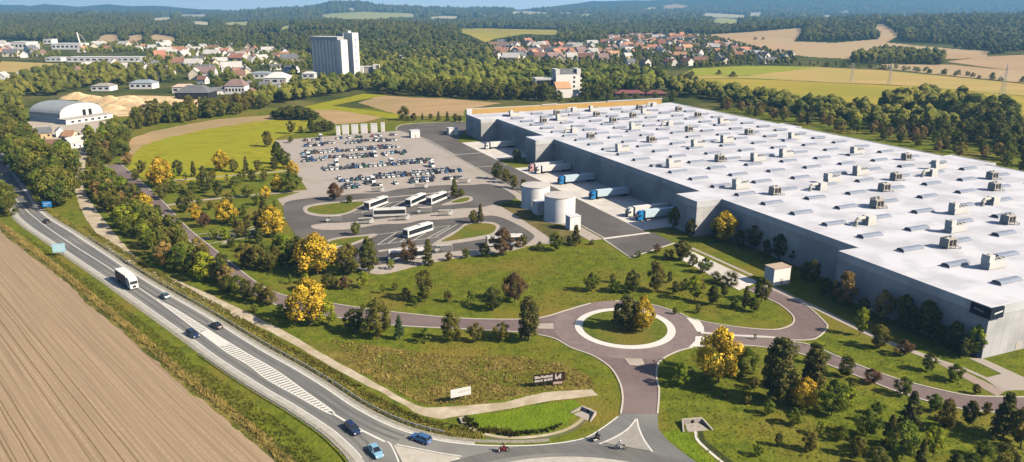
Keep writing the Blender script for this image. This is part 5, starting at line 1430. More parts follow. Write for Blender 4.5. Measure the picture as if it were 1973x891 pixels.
def pylon(label, p, h):
    t = thing('power_pylon', label, 'pylon', p, 0.5, 'power pylons in the fields')
    w = h * .07
    b = MB()
    for sx in (-1, 1):
        for sy in (-1, 1):
            b.tube([(sx * w, sy * w, 0), (sx * w * .3, sy * w * .3, h * .7), (sx * .15, sy * .15, h)], .16, .1, 4)
    for k in range(9):
        z0, z1 = h * k / 10, h * (k + 1) / 10
        q0, q1 = w * max(.12, 1 - z0 / h), w * max(.12, 1 - z1 / h)
        for (x0, y0), (x1, y1) in (((-1, -1), (1, -1)), ((1, -1), (1, 1)), ((1, 1), (-1, 1)), ((-1, 1), (-1, -1))):
            b.tube([(x0 * q0, y0 * q0, z0), (x1 * q1, y1 * q1, z1)], .07, .07, 4)
    b.build('tower', M['metal_grey'], t)
    for k, z in enumerate((.72, .84, .95)):
        L = h * (.2, .26, .16)[k]
        b = MB(); b.tube([(-L, 0, h * z - .3), (0, 0, h * z + .5), (L, 0, h * z - .3)], .16, .16, 4); b.build('crossarm', M['metal_grey'], t)
pylon('tall grey lattice pylon in the yellow meadow', G(1925, 218), 39)
pylon('smaller lattice pylon in the stubble field behind the tree clump', G(1713, 163), 23)
pylon('smallest lattice pylon left of the others in the stubble field', G(1640, 158), 21)
# ------------------------------------------------------------------ trees
LEAF = {
 'golden': leaf_mat('golden_leaves', (0.30, 0.20, 0.018), (0.95, 0.63, 0.060), 0.08, hue=(0.497, 0.510)),
 'green': leaf_mat('green_leaves', (0.072, 0.121, 0.015), (0.236, 0.263, 0.032)),
 'olive': leaf_mat('olive_leaves', (0.092, 0.094, 0.018), (0.28, 0.245, 0.046)),
 'dark': leaf_mat('dark_leaves', (0.055, 0.073, 0.016), (0.165, 0.168, 0.033)),
 'lime': leaf_mat('lime_leaves', (0.157, 0.243, 0.015), (0.415, 0.446, 0.036)),
 'fir': leaf_mat('fir_needles', (0.029, 0.074, 0.029), (0.086, 0.155, 0.051), trans=0.1),
 'conifer': leaf_mat('dark_needles', (0.049, 0.059, 0.015), (0.157, 0.146, 0.032), trans=0.1),
 'copper': leaf_mat('copper_leaves', (0.085, 0.052, 0.024), (0.23, 0.145, 0.065)),
 'rust': leaf_mat('rusty_leaves', (0.22, 0.150, 0.040), (0.50, 0.370, 0.110)),
 'forest': leaf_mat('forest_leaves', (0.031, 0.055, 0.013), (0.117, 0.126, 0.024), 0),
 'wood': leaf_mat('woodland_leaves', (0.060, 0.092, 0.015), (0.265, 0.255, 0.038), 0.2),
}
def ico(sub):
    bm = bmesh.new(); bmesh.ops.create_icosphere(bm, subdivisions=sub, radius=1.0)
    v = np.array([x.co[:] for x in bm.verts]); f = np.array([[y.index for y in x.verts] for x in bm.faces]); bm.free()
    return v, f
IC1, IC2 = ico(1), ico(2)
def rand_dirs(rr, n):
    d = rr.normal(size=(n, 3)); return d / np.linalg.norm(d, axis=1, keepdims=True)
def np_mesh(name, tris, quads, tint_t, tint_q, m):
    """mesh out of triangle and quad corner arrays, each face with its own corners, and a leaf tint per face"""
    v = np.concatenate([tris.reshape(-1, 3), quads.reshape(-1, 3)])
    nt_, nq = len(tris), len(quads)
    me = bpy.data.meshes.new(name)
    me.vertices.add(len(v)); me.vertices.foreach_set('co', v.ravel())
    me.loops.add(len(v)); me.loops.foreach_set('vertex_index', np.arange(len(v)))
    me.polygons.add(nt_ + nq)
    ls = np.concatenate([np.arange(nt_) * 3, nt_ * 3 + np.arange(nq) * 4])
    me.polygons.foreach_set('loop_start', ls)
    me.polygons.foreach_set('loop_total', np.concatenate([np.full(nt_, 3), np.full(nq, 4)]))
    a = me.attributes.new('tint', 'FLOAT', 'FACE')
    a.data.foreach_set('value', np.clip(np.concatenate([tint_t, tint_q]), 0, 1).astype(np.float32))
    me.materials.append(m)
    me.update(); me.validate()
    return me
def leaf_quads(rr, c, nrm, size):
    n = len(c)
    a = np.cross(nrm, rand_dirs(rr, n)); a /= np.linalg.norm(a, axis=1, keepdims=True) + 1e-9
    b_ = np.cross(nrm, a)
    s = (size * rr.uniform(.55, 1.35, n))[:, None]
    e = rr.uniform(.6, 1.0, n)[:, None]
    return np.stack([c - a * s - b_ * s * e, c + a * s - b_ * s * e * .6, c + a * s * .8 + b_ * s * e, c - a * s * .7 + b_ * s * e], 1)
def crown_geo(seed, shape, H, Wd, n_lobes, n_leaf, leaf, z0=0.2, icos=IC1, spread=1.0):
    rr = np.random.RandomState(seed)
    T = []
    lob, rad = [], []
    for i in range(n_lobes):
        t = (i + rr.uniform(.2, .8)) / n_lobes
        ph = i * 2.39996 + rr.uniform(-.5, .5)
        if shape == 'round': R = Wd / 2 * max(.05, 1 - abs(2 * t - .85) ** 2.2 * .85) ; tt = t
        elif shape == 'oval': R = Wd / 2 * max(.05, math.sin(math.pi * (0.12 + .84 * t)) ** .7); tt = t
        elif shape == 'cone': R = Wd / 2 * (1 - t ** 1.15) * (.85 + .3 * rr.rand()) + .12; tt = t ** .92
        elif shape == 'column': R = Wd / 2 * min(1, (1.06 - t) * 2.6) ** .6 * (.8 + .3 * rr.rand()); tt = t
        else: R = Wd / 2 * math.sqrt(max(.02, 1 - t * t * .9)); tt = t
        q = rr.uniform(.25, .92) if shape not in ('cone', 'column') else rr.uniform(.35, .75)
        if shape in ('round', 'oval') and rr.rand() < .3: R *= rr.uniform(1.0, 1.28)
        r_l = Wd * {'round': .165, 'oval': .165, 'cone': .15, 'column': .19, 'bush': .22}[shape] * rr.uniform(.6, 1.3) * (.55 + .45 * R / (Wd / 2))
        lob.append((R * q * math.cos(ph), R * q * math.sin(ph), H * (z0 + (1 - z0) * (.06 + .88 * tt)))); rad.append(r_l)
    lob, rad = np.array(lob), np.array(rad)
    cen = np.array([0, 0, H * (z0 + 1) / 2])
    tris, tt_, quads, tq = [], [], [], []
    lt = rr.uniform(0, .85, n_lobes)
    for c, r, tn in zip(lob, rad, lt):
        v, f = icos
        jit = 1 + rr.uniform(-.28, .22, len(v))
        p = c + v * (r * .56 * jit)[:, None] * np.array([1, 1, .85])
        tris.append(p[f]); tt_.append(np.clip(tn * .8 + rr.uniform(-.12, .12, len(f)), 0, 1))
        d = rand_dirs(rr, n_leaf)
        out = (c - cen) * np.array([1, 1, .7]); out = out / (np.linalg.norm(out) + 1e-6)
        flip = (d @ out) < -.35
        d[flip] *= -1
        pc = c + d * (r * rr.uniform(.52, 1.36 * spread, n_leaf))[:, None] * np.array([1, 1, .9])
        nm = d + .7 * rand_dirs(rr, n_leaf); nm /= np.linalg.norm(nm, axis=1, keepdims=True)
        quads.append(leaf_quads(rr, pc, nm, leaf)); tq.append(np.clip(tn + rr.uniform(-.1, .3, n_leaf), 0, 1))
    return np.concatenate(tris), np.concatenate(quads), np.concatenate(tt_), np.concatenate(tq)
def tree_proto(kind, seed):
    name, shape, leafk, wr, nl, nf, lf, z0 = KINDS[kind]
    H = 10.0
    t = thing(name, 'x', CAT[kind])
    g = crown_geo(seed, shape, H, H * wr, nl, nf, lf, z0)
    if shape != 'bush':
        b = MB(); rr = random.Random(seed)
        b.tube([(0, 0, -.2), (.05, .03, H * .25), (rr.uniform(-.2, .2), rr.uniform(-.2, .2), H * .6), (0, 0, H * .86)], .19, .05, 7)
        for k in range(5):
            a = k * 1.3 + rr.random(); z = H * rr.uniform(max(.2, z0), .55); L = H * wr * .32
            b.tube([(0, 0, z), (L * .5 * math.cos(a), L * .5 * math.sin(a), z + L * .35), (L * math.cos(a), L * math.sin(a), z + L * .8)], .09, .03, 5)
        b.build('trunk', M['bark'], t)
    else:
        b = MB()
        for k in range(4):
            a = k * 1.6
            b.tube([(0, 0, -.1), (H * wr * .12 * math.cos(a), H * wr * .12 * math.sin(a), H * .3), (H * wr * .22 * math.cos(a), H * wr * .22 * math.sin(a), H * .6)], .12, .04, 5)
        b.build('stem', M['bark'], t)
    link('crown', np_mesh('crown', *[g[0], g[1], g[2], g[3]], LEAF[leafk]), t)
    return t
# kind: name, shape, leaf, width/height, lobes, leaves per lobe, leaf size (on a 10 m tree), start of the crown
KINDS = {
 'Y': ('golden_maple', 'round', 'golden', .78, 34, 148, 0.180, .14), 'D': ('dark_broadleaf_tree', 'oval', 'olive', .66, 26, 192, 0.156, .12), 'K': ('dark_broadleaf_tree', 'oval', 'dark', .62, 26, 192, 0.156, .12),
 'G': ('green_tree', 'round', 'green', .76, 26, 192, 0.162, .15), 'L': ('lime_green_tree', 'oval', 'lime', .66, 20, 168, 0.180, .14), 'C': ('conifer_tree', 'cone', 'conifer', .46, 34, 144, 0.144, .05),
 'F': ('conifer_tree', 'cone', 'fir', .46, 32, 144, 0.132, .05), 'P': ('tall_columnar_tree', 'column', 'conifer', .40, 34, 168, 0.144, .08), 'R': ('copper_tree', 'round', 'copper', .80, 24, 192, 0.168, .16), 'O': ('rusty_tree', 'oval', 'rust', .66, 22, 168, 0.168, .14),
 'B': ('bush', 'bush', 'green', 1.25, 14, 192, 0.204, .0), 'Q': ('bush', 'bush', 'dark', 1.2, 14, 192, 0.204, .0), 'N': ('young_tree', 'oval', 'green', .55, 14, 144, 0.180, .18),
 'W': ('broadleaf_tree', 'round', 'wood', .82, 22, 168, 0.198, .06), 'V': ('broadleaf_tree', 'oval', 'wood', .70, 20, 168, 0.198, .06),
}
CAT = {k: ('bush' if k in 'BQ' else 'tree') for k in KINDS}
WORD = {'Y': 'golden yellow maple', 'D': 'olive brown tree', 'K': 'dark green tree', 'G': 'mid green round tree', 'L': 'bright lime green tree', 'C': 'dark conifer', 'F': 'blue-green conifer', 'P': 'tall dark columnar tree', 'R': 'copper-leaved tree', 'O': 'rusty orange tree',
        'B': 'green bush', 'Q': 'dark green bush', 'N': 'slim young green tree', 'W': 'broad green tree', 'V': 'tall green tree'}
TP = {}
def tree_pool(kind, v):
    if (kind, v) not in TP:
        TP[(kind, v)] = Pool(tree_proto(kind, 17 * (ord(kind) + 3) + 101 * v))
    return TP[(kind, v)]
rt = random.Random(77)
def plant(kind, p, H, label, group, wide=1.0, nv=3):
    s = H / 10.0
    return tree_pool(kind, rt.randrange(nv)).get(p, rt.uniform(0, 6.28), (s * wide * rt.uniform(.93, 1.07), s * wide * rt.uniform(.93, 1.07), s), label, group)
def px_height(p, h):
    y0 = PIX(p)[1]; y1 = PIX((p[0], p[1], p[2] + 1.0))[1]
    return h / (y0 - y1) * 0.97
HAND = """Y 527 457 60 1.0;D 503 452 50;Y 438 432 48 1.0;L 436 463 26;D 463 458 35;Y 612 530 80 1.15;K 574 520 66 1.1;Y 598 625 88;L 634 629 50;K 684 640 44 1.3;D 475 515 48 1.1;D 497 520 48 1.1;D 520 524 38;K 447 478 22 1.2;L 550 482 30 1.2;G 535 478 30;K 632 556 30 1.2;R 665 558 28
O 410 540 30 1.2;L 428 541 25 1.1;Q 438 556 18;G 460 568 38 1.1;K 476 580 42 1.1;D 500 585 42 1.1;D 521 588 36;G 491 604 20;L 541 610 24 1.2;K 558 613 22 1.2
D 672 530 62 1.1;P 712 526 72 1.1;R 790 508 46 .9;C 825 512 54 1.2;L 754 520 20;R 865 503 18;G 898 498 20;K 933 495 28 1.3;D 819 582 64 .85;K 783 580 26 1.1;N 738 566 20;L 700 556 34;D 863 582 22 1.2;N 907 586 26 1.2;K 950 598 44 1.2;D 729 653 76 1.0;F 770 655 50 1.0;N 819 662 30 1.3;D 869 658 56;D 917 660 38
R 992 582 58 1.0;P 1018 658 92 1.05;D 967 659 38;R 971 494 56;D 1008 477 26;Q 1039 483 16;G 1071 484 38;C 1110 474 42 1.2;Q 1140 472 10;G 1140 562 38;G 1184 565 26;K 1218 565 44;P 1208 638 70 1.35;C 1187 624 42;Y 1238 641 70 .75
R 1266 488 18;Q 1288 500 18;K 1313 502 40 1.2;D 1335 514 24 1.1;G 1358 526 30 1.1;Q 1379 544 20;Q 1405 551 26;D 1264 563 62 .8;K 1301 567 26;L 1338 580 52 .8;K 1373 588 38 1.1;C 1436 595 46;K 1467 582 48 1.1;G 1452 602 30
Y 1394 468 62 .95;K 1378 465 36;D 1451 480 46;K 1501 500 50;K 1531 508 34;G 1299 440 42 .8;D 1566 545 44 .8;O 1627 592 68 .9;K 1612 580 36 1.1;O 1700 618 58;K 1738 632 66 .9;K 1785 652 72 .9;K 1833 678 60 .8;L 1878 688 62 .75;L 1656 647 56 .7;D 1694 672 46 1.1;R 1740 686 32 1.1;K 1788 716 36 1.0;G 1840 736 34 1.2
Y 1384 736 106 .95;L 1312 748 50 .8;N 1366 753 28 1.3;G 1438 726 55 1.1;D 1452 750 24 1.2;P 1496 776 128 1.1;P 1566 756 96 1.0;C 1552 742 50;Y 1549 786 58;D 1522 778 26 1.2;G 1602 801 70 .85;K 1628 727 40 1.2;R 1678 740 30 1.3;L 1632 790 44 1.1
G 1740 762 36 1.1;C 1752 828 78 1.1;G 1800 793 34 1.2;D 1820 832 62 .8;K 1866 820 48 .9;C 1932 842 90 1.25;G 1668 842 54 1.0;C 1712 862 66 1.0;G 1738 884 74 .9;L 1797 882 60 .9;C 1772 908 64 1.0;G 1896 884 36 1.3;D 1966 862 78 .9;G 1872 912 40 1.2;K 1838 918 44 1.1;D 1930 915 60 1.0;K 1690 905 44 1.2
Y 311 362 60 .9;D 314 384 32 1.1;O 247 317 24 1.3;D 273 334 26;Y 427 330 42 .95;K 344 340 32;L 337 346 22;C 374 341 32;C 396 373 56 1.1;G 372 374 26 1.4;K 421 381 34;G 454 362 24 1.3;D 450 332 26;C 475 334 34;D 497 331 24;L 452 379 22;G 478 381 24 1.4;Y 279 410 38 1.0;L 289 415 22;Y 378 426 34 .9;R 395 438 30;K 355 410 34 1.1
Y 513 384 26;C 510 425 50 1.1;Y 536 369 32;D 510 350 22;Y 563 341 32;G 563 371 42;D 516 283 32;K 537 317 44;K 551 325 34;K 529 330 28;D 561 258 26;D 580 257 14 1.2;K 601 257 28;K 613 256 22 1.3;K 626 254 24 1.2;K 638 253 20
R 645 386 34 1.1;K 674 392 16 1.3;C 876 383 42 1.1;D 888 379 16 1.3;D 912 431 26 1.1;C 926 431 40;G 686 454 26;K 959 346 34;D 975 353 28;D 990 363 28;K 1008 367 22;K 995 314 28
Q 780 232 26 1.0;D 798 233 16;C 814 232 15;D 830 231 12;C 845 233 20;C 862 235 22;D 877 235 16;K 886 236 14;K 530 229 16 2.0;K 541 230 20 1.9;K 552 231 22 1.9;K 563 231 24 1.9;K 574 231 24 1.9;K 585 231 22 1.9;K 596 231 20 1.9;K 607 231 16 1.9;K 545 226 20 1.9;K 560 226 23 1.9;K 578 226 23 1.9;K 592 227 20 1.9
K 244 300 22 1.2;G 560 276 14;N 350 372 18;N 410 362 18;N 530 405 20;G 336 372 20 1.2;D 433 400 20;G 470 415 22;N 545 440 22;G 345 445 22 1.1;D 405 405 18;N 480 468 24;G 586 560 26 1.2;N 560 548 20;D 545 515 26;N 640 600 14;D 1096 470 16;N 1245 585 16;G 1230 497 14;N 1640 760 26;G 1588 700 24;D 1560 700 26;N 1455 655 12;G 1765 800 24;D 1900 800 26;G 1690 800 26;D 1650 880 40;G 1620 850 30;D 1880 760 20
D 262 348 24;G 292 352 22;N 300 340 18;D 322 372 28;G 334 366 20;N 358 350 18;G 386 356 22;D 410 352 24;N 438 352 18;G 466 352 22;K 486 350 24;N 510 338 18;D 366 392 26;G 384 400 20;D 442 396 24;G 496 396 22;N 420 426 20;G 452 436 24;D 478 440 28;K 500 470 30;G 412 462 22;N 466 486 22;G 510 492 26;D 532 505 30;G 556 505 28;L 590 548 22;D 645 556 24;G 700 600 14;D 760 560 16;G 800 590 16;D 1180 545 18;K 1290 545 22;G 1320 560 24;D 1350 560 26;K 1395 572 24;G 1415 596 24;D 1345 604 18;K 1300 606 14
K 1330 455 34;K 1425 478 34;K 1475 500 38;K 1550 540 36;K 1590 570 36;K 1660 612 40;K 1760 645 40;K 1810 668 44;K 1855 690 40;G 1480 800 30;D 1440 780 22;D 1400 770 20;G 1530 820 34;L 1580 840 28;D 1560 870 40;K 1500 860 26;G 1460 880 24
W 1062 192 28;W 1076 196 22;V 1128 196 30;W 1046 190 30;W 1112 197 12;W 1150 192 30;V 1172 193 28;W 1296 196 22;W 1200 192 16;W 1225 192 14;W 1262 192 16"""
AREAS = [
 (lambda x, y: x > 1040 and y < 200, 'ground around the white villa'),
 (lambda x, y: (x - 1205) ** 2 / 6400 + (y - 635) ** 2 / 1100 < 1, 'roundabout island'),
 (lambda x, y: x < 660 and y < 300 and x > 500 and y < 262, 'ground behind the car park corner'),
 (lambda x, y: y < 240 and x > 700, 'strip between car park and warehouse far end'),
 (lambda x, y: 495 < x < 575 and y < 372, 'left side of the car park'),
 (lambda x, y: x < 600 and y < 350, 'upper lawn below the meadow'),
 (lambda x, y: x < 600 and y < 392, 'lawn between the two footpaths'),
 (lambda x, y: x < 575 and y < 470, 'lawn left of the bus station'),
 (lambda x, y: x < 570 and y < 535, 'lawn inside the service road bend'),
 (lambda x, y: x < 645 and y > 535, 'corner between service road and gravel track'),
 (lambda x, y: 930 < x < 1030 and y < 370, 'strip between bus station and truck yard'),
 (lambda x, y: x < 940 and y < 460, 'bus station islands'),
 (lambda x, y: x < 760 and y < 560, 'lawn edge below the bus station'),
 (lambda x, y: x < 1160 and y < 530, 'upper edge of the middle lawn'),
 (lambda x, y: x < 1240 and y < 612, 'middle lawn above the service road'),
 (lambda x, y: x < 1060, 'strip between service road and billboards'),
 (lambda x, y: x < 1480 and y < 470 and x > 1290, 'shade of the warehouse wall'),
 (lambda x, y: x < 1480 and y < 612, 'lawn right of the roundabout'),
 (lambda x, y: y < 690 and y < 440 + (x - 1440) * .58, 'shade of the warehouse wall'),
 (lambda x, y: y < 745 and x > 1580, 'lawn between access road and warehouse corner'),
 (lambda x, y: x < 1460, 'lawn by the junction'),
 (lambda x, y: x < 1640, 'tree group on the lower lawn'),
 (lambda x, y: True, 'bottom right corner lawn'),
]
todo = {}
for q in HAND.replace('\n', ';').split(';'):
    q = q.split()
    if len(q) < 4: continue
    k, x, y, h = q[0], float(q[1]), float(q[2]), float(q[3]); wd = float(q[4]) if len(q) > 4 else 1.0
    ar = next(nm for f_, nm in AREAS if f_(x, y))
    todo.setdefault((k, ar), []).append((x, y, h, wd))
for (k, ar), l in todo.items():
    l.sort()
    for i, (x, y, h, wd) in enumerate(l):
        p = G(x, y)
        lb = '%s%s, %s' % ('' if len(l) > 1 else 'lone ', WORD[k], ('%s of %s in the %s' % (from_left(i, len(l)), ordinal(len(l)).replace('second', 'two') if len(l) == 2 else 'its kind', ar)) if len(l) > 1 else 'in the ' + ar)
        if len(l) > 1: lb = '%s, %s on the %s' % (WORD[k], from_left(i, len(l)), ar)
        else: lb = 'the one %s on the %s' % (WORD[k], ar)
        lb = lb.replace('on the shade', 'in the shade').replace('on the corner', 'in the corner').replace('on the left side', 'at the left side').replace('on the ground', 'on ground').replace('on the tree group', 'in the tree group')
        plant(k, p, px_height(p, h), lb, 'trees: ' + ar, wd)

# belts and woods: the nearest trees one by one, what stands behind them as one wood
def clumps(name, pts, Hs, seed, leafk='wood', lobes=3, leaf=22, icos=IC1, wr=.8):
    """a wood of many crowns as one mesh"""
    rr = np.random.RandomState(seed)
    V, Fq, TV, TQ = [], [], [], []
    v, f = icos
    for p, H in zip(pts, Hs):
        tn = np.clip(.55 * rr.rand() + .28 + .3 * math.sin(p[0] / 37 + 2 * math.sin(p[1] / 61)) * math.sin(p[1] / 43), 0, 1)
        H = H * rr.uniform(.72, 1.18)
        Wd = H * wr * rr.uniform(.85, 1.2)
        for k in range(lobes):
            a = rr.uniform(0, 6.28); z = H * (.45 + .33 * k / max(1, lobes - 1)) if lobes > 1 else H * .55
            off = Wd * (.22 - .14 * k / max(1, lobes))
            c = np.array([p[0] + off * math.cos(a), p[1] + off * math.sin(a), p[2] + z])
            r = Wd * (.40 if lobes > 1 else .5) * rr.uniform(.8, 1.15) * (1 - .22 * k / max(1, lobes))
            q = c + v * (r * (1 + rr.uniform(-.3, .25, len(v))))[:, None] * np.array([1, 1, .95 if lobes > 1 else 1.15])
            V.append(q[f]); TV.append(np.clip(tn * .85 + rr.uniform(-.15, .2, len(f)), 0, 1))
            if leaf:
                d = rand_dirs(rr, leaf); d[:, 2] = np.abs(d[:, 2]) * .9 - .2
                pc = c + d * (r * rr.uniform(.85, 1.2, leaf))[:, None]
                Fq.append(leaf_quads(rr, pc, d + .5 * rand_dirs(rr, leaf), H * .05)); TQ.append(np.clip(tn + rr.uniform(-.15, .3, leaf), 0, 1))
    if not V: return None
    qd = np.concatenate(Fq) if Fq else np.zeros((0, 4, 3)); tq = np.concatenate(TQ) if TQ else np.zeros(0)
    o = link(name, np_mesh(name, np.concatenate(V), qd, np.concatenate(TV), tq, LEAF[leafk]))
    return tag(o, kind='stuff')
AVOID = [[(45, 188), (118, 186), (240, 180), (480, 192), (480, 208), (300, 222), (225, 235), (215, 258), (166, 270), (164, 296), (90, 300), (62, 284), (48, 262)], [(118, 104), (282, 104), (282, 137), (118, 137)], [(84, 80), (156, 80), (156, 106), (84, 106)], [(0, 110), (132, 116), (128, 134), (70, 142), (45, 156), (0, 150)],
         [(330, 165), (408, 165), (408, 206), (330, 206)], [(430, 165), (478, 165), (478, 198), (430, 198)], [(474, 140), (560, 138), (560, 178), (500, 176)], [(586, 150), (586, 136), (728, 134), (728, 156), (690, 158), (684, 150)], [(572, 140), (612, 140), (612, 164), (572, 164)],
         [(1040, 183), (1128, 183), (1128, 203), (1060, 203)], [(1180, 184), (1290, 184), (1290, 198), (1180, 198)], [(15, 88), (60, 88), (60, 110), (15, 110)], [(245, 164), (300, 164), (300, 186), (245, 186)], [(172, 168), (216, 168), (216, 184), (172, 184)]]
def near_house(p, d):
    return any(abs(p.x - q.x) < d and abs(p.y - q.y) < d for q in HOUSE_AT)
def zone(poly, step, seed, hs, n_ind, label, group, kinds='WV', clear=0, wide=1.0, mass=True, avoid=True, nv=4):
    pts = fill(poly, step, seed)
    if avoid:
        P2 = np.array([PIX(p) for p in pts]) if pts else np.zeros((0, 2))
        bad = np.zeros(len(pts), bool)
        for a in AVOID:
            if len(pts): bad |= inside(P2[:, 0], P2[:, 1], a)
        pts = [p for p, q in zip(pts, bad) if not q]
    if clear: pts = [p for p in pts if not near_house(p, clear)]
    pts.sort(key=lambda p: p.y)
    r = random.Random(seed)
    for p in pts[:n_ind]:
        k_ = r.choice(kinds)
        plant(k_, p, r.uniform(*hs), label.replace('{}', WORD[k_]), group, wide * r.uniform(.9, 1.15), nv)
    rest = pts[n_ind:]
    if rest and mass:
        clumps('woodland', rest, [r.uniform(*hs) for _ in rest], seed)
    return len(pts)
N = {}
N['road'] = zone([(20, 306), (30, 285), (58, 285), (72, 300), (84, 322), (140, 324), (150, 340), (146, 365), (134, 404), (112, 412), (90, 404), (62, 372), (40, 345), (26, 325)], 8, 31, (12, 17), 55, '{} in the dark roadside grove between highway and gravel track', 'trees between highway and gravel track', 'WVG')
N['road2'] = zone([(-60, 395), (-40, 345), (-6, 360), (6, 385), (22, 416), (16, 430), (-20, 424)], 6, 32, (8, 11), 16, '{} on the field side of the highway, far up the road', 'trees at the field side of the highway', 'WG')
N['track'] = zone([(172, 300), (180, 280), (205, 262), (235, 250), (252, 262), (246, 292), (232, 312), (196, 318), (196, 345), (236, 362), (290, 408), (332, 452), (392, 512), (440, 548), (500, 592), (540, 618), (500, 608), (440, 575), (388, 552), (330, 526), (290, 500), (262, 478), (232, 448), (200, 405), (180, 372)], 6.2, 33, (5.5, 10), 110,
       '{} in the rough belt between gravel track and service road', 'trees between gravel track and service road', 'WVDGKLO')
N['left'] = zone([(-60, 178), (0, 172), (60, 150), (100, 132), (240, 124), (330, 122), (336, 160), (240, 166), (170, 172), (120, 184), (60, 190), (46, 215), (44, 262), (90, 274), (70, 282), (20, 282), (-60, 300)], 12, 34, (9, 14), 34, '{} in the wood around the arched hall', 'wood around the arched hall', 'WV', 9)
N['yardtrees'] = zone([(172, 266), (215, 258), (235, 250), (205, 268), (190, 290), (172, 300)], 8, 35, (7, 11), 16, '{} below the yard of the arched hall', 'trees below the arched hall', 'WVL', 6)
N['hedge'] = zone([(252, 254), (300, 242), (350, 236), (420, 227), (480, 217), (540, 202), (600, 190), (680, 179), (716, 172), (716, 160), (640, 165), (580, 178), (500, 194), (478, 208), (400, 212), (320, 222), (255, 236)], 8.5, 36, (9, 15), 60, '{} in the belt above the meadow and bare field', 'belt above the meadow', 'WVD', 8)
N['wood'] = zone([(716, 178), (760, 184), (860, 188), (960, 195), (1050, 196), (1130, 190), (1240, 184), (1296, 172), (1262, 156), (1200, 148), (1080, 143), (980, 141), (900, 140), (830, 142), (760, 150), (718, 162)], 11.5, 37, (12, 17), 40, '{} at the near edge of the wood behind the warehouse', 'near edge of the wood behind the warehouse', 'WV', 9)
N['rbelt'] = zone([(1292, 178), (1320, 186), (1400, 200), (1500, 218), (1600, 238), (1700, 254), (1800, 268), (1900, 288), (2060, 318), (2060, 282), (1900, 256), (1800, 238), (1700, 225), (1600, 210), (1500, 196), (1400, 184), (1310, 166)], 10, 38, (9, 14), 50, '{} in the long belt beyond the warehouse roof', 'belt beyond the warehouse', 'WVK')
N['rclump'] = zone([(1690, 218), (1760, 226), (1860, 242), (1960, 262), (1968, 246), (1905, 214), (1850, 206), (1790, 202), (1700, 208)], 10, 39, (11, 18), 20, 'big rounded tree in the clump at the yellow meadow edge', 'clump at the yellow meadow', 'W')
N['strip'] = zone([(1380, 214), (1480, 232), (1600, 252), (1750, 282), (1900, 318), (2040, 352), (2040, 322), (1900, 292), (1750, 262), (1600, 243), (1400, 206)], 11, 40, (6.5, 10.5), 120, '{} on the strip along the far side of the warehouse', 'young trees along the warehouse far side', 'NOODGK')
N['town'] = zone([(-60, 92), (100, 86), (320, 84), (420, 92), (560, 100), (640, 112), (716, 122), (716, 160), (600, 172), (560, 176), (490, 188), (430, 186), (400, 160), (340, 140), (130, 136), (-60, 160)], 13, 41, (6, 10), 14, '{} among the houses of the left-hand town', 'trees of the left-hand town', 'WV', 8)
N['hamlet'] = zone([(690, 90), (760, 82), (880, 92), (940, 104), (960, 124), (900, 132), (800, 140), (716, 150), (690, 130)], 13, 42, (9, 14), 8, '{} around the hamlet right of the silo', 'trees of the hamlet by the silo', 'WV', 10)
N['village'] = zone([(930, 110), (945, 86), (1060, 88), (1150, 84), (1170, 73), (1350, 68), (1440, 90), (1530, 108), (1540, 128), (1440, 128), (1330, 133), (1200, 136), (1080, 130), (980, 128)], 15, 43, (6, 9.5), 16, '{} among the houses of the right-hand village', 'garden trees of the right-hand village', 'WV', 8)
N['grove'] = zone([(1638, 124), (1700, 124), (1815, 126), (1815, 112), (1760, 106), (1700, 102), (1645, 114)], 12, 44, (11, 16), 14, 'dark tree in the round grove between the far fields', 'grove between the far fields', 'W')
N['fieldhedge'] = zone([(1540, 124), (1640, 127), (1760, 134), (1900, 150), (2060, 168), (2060, 171), (1900, 154), (1760, 138), (1640, 131), (1540, 129)], 17, 45, (4, 7), 30, '{} of the hedgerow between the far fields', 'hedgerow between the far fields', 'BQ')
N['fieldtrees'] = zone([(1300, 158), (1330, 140), (1350, 138), (1345, 158), (1310, 172)], 20, 46, (7, 10), 10, 'tree at the left end of the stubble field', 'trees at the stubble field end', 'W')
for x, y, h in ((1385, 144, 9), (1412, 149, 11), (1455, 77, 5), (1470, 77, 5)):
    p = G(x, y) if y > 104 else on_terrain(x, y)
    plant('Q', p, px_height(p, h), 'lone bush, %s of the four standing in the fields by the village' % from_left([1385, 1412, 1455, 1470].index(x), 4), 'lone field bushes')
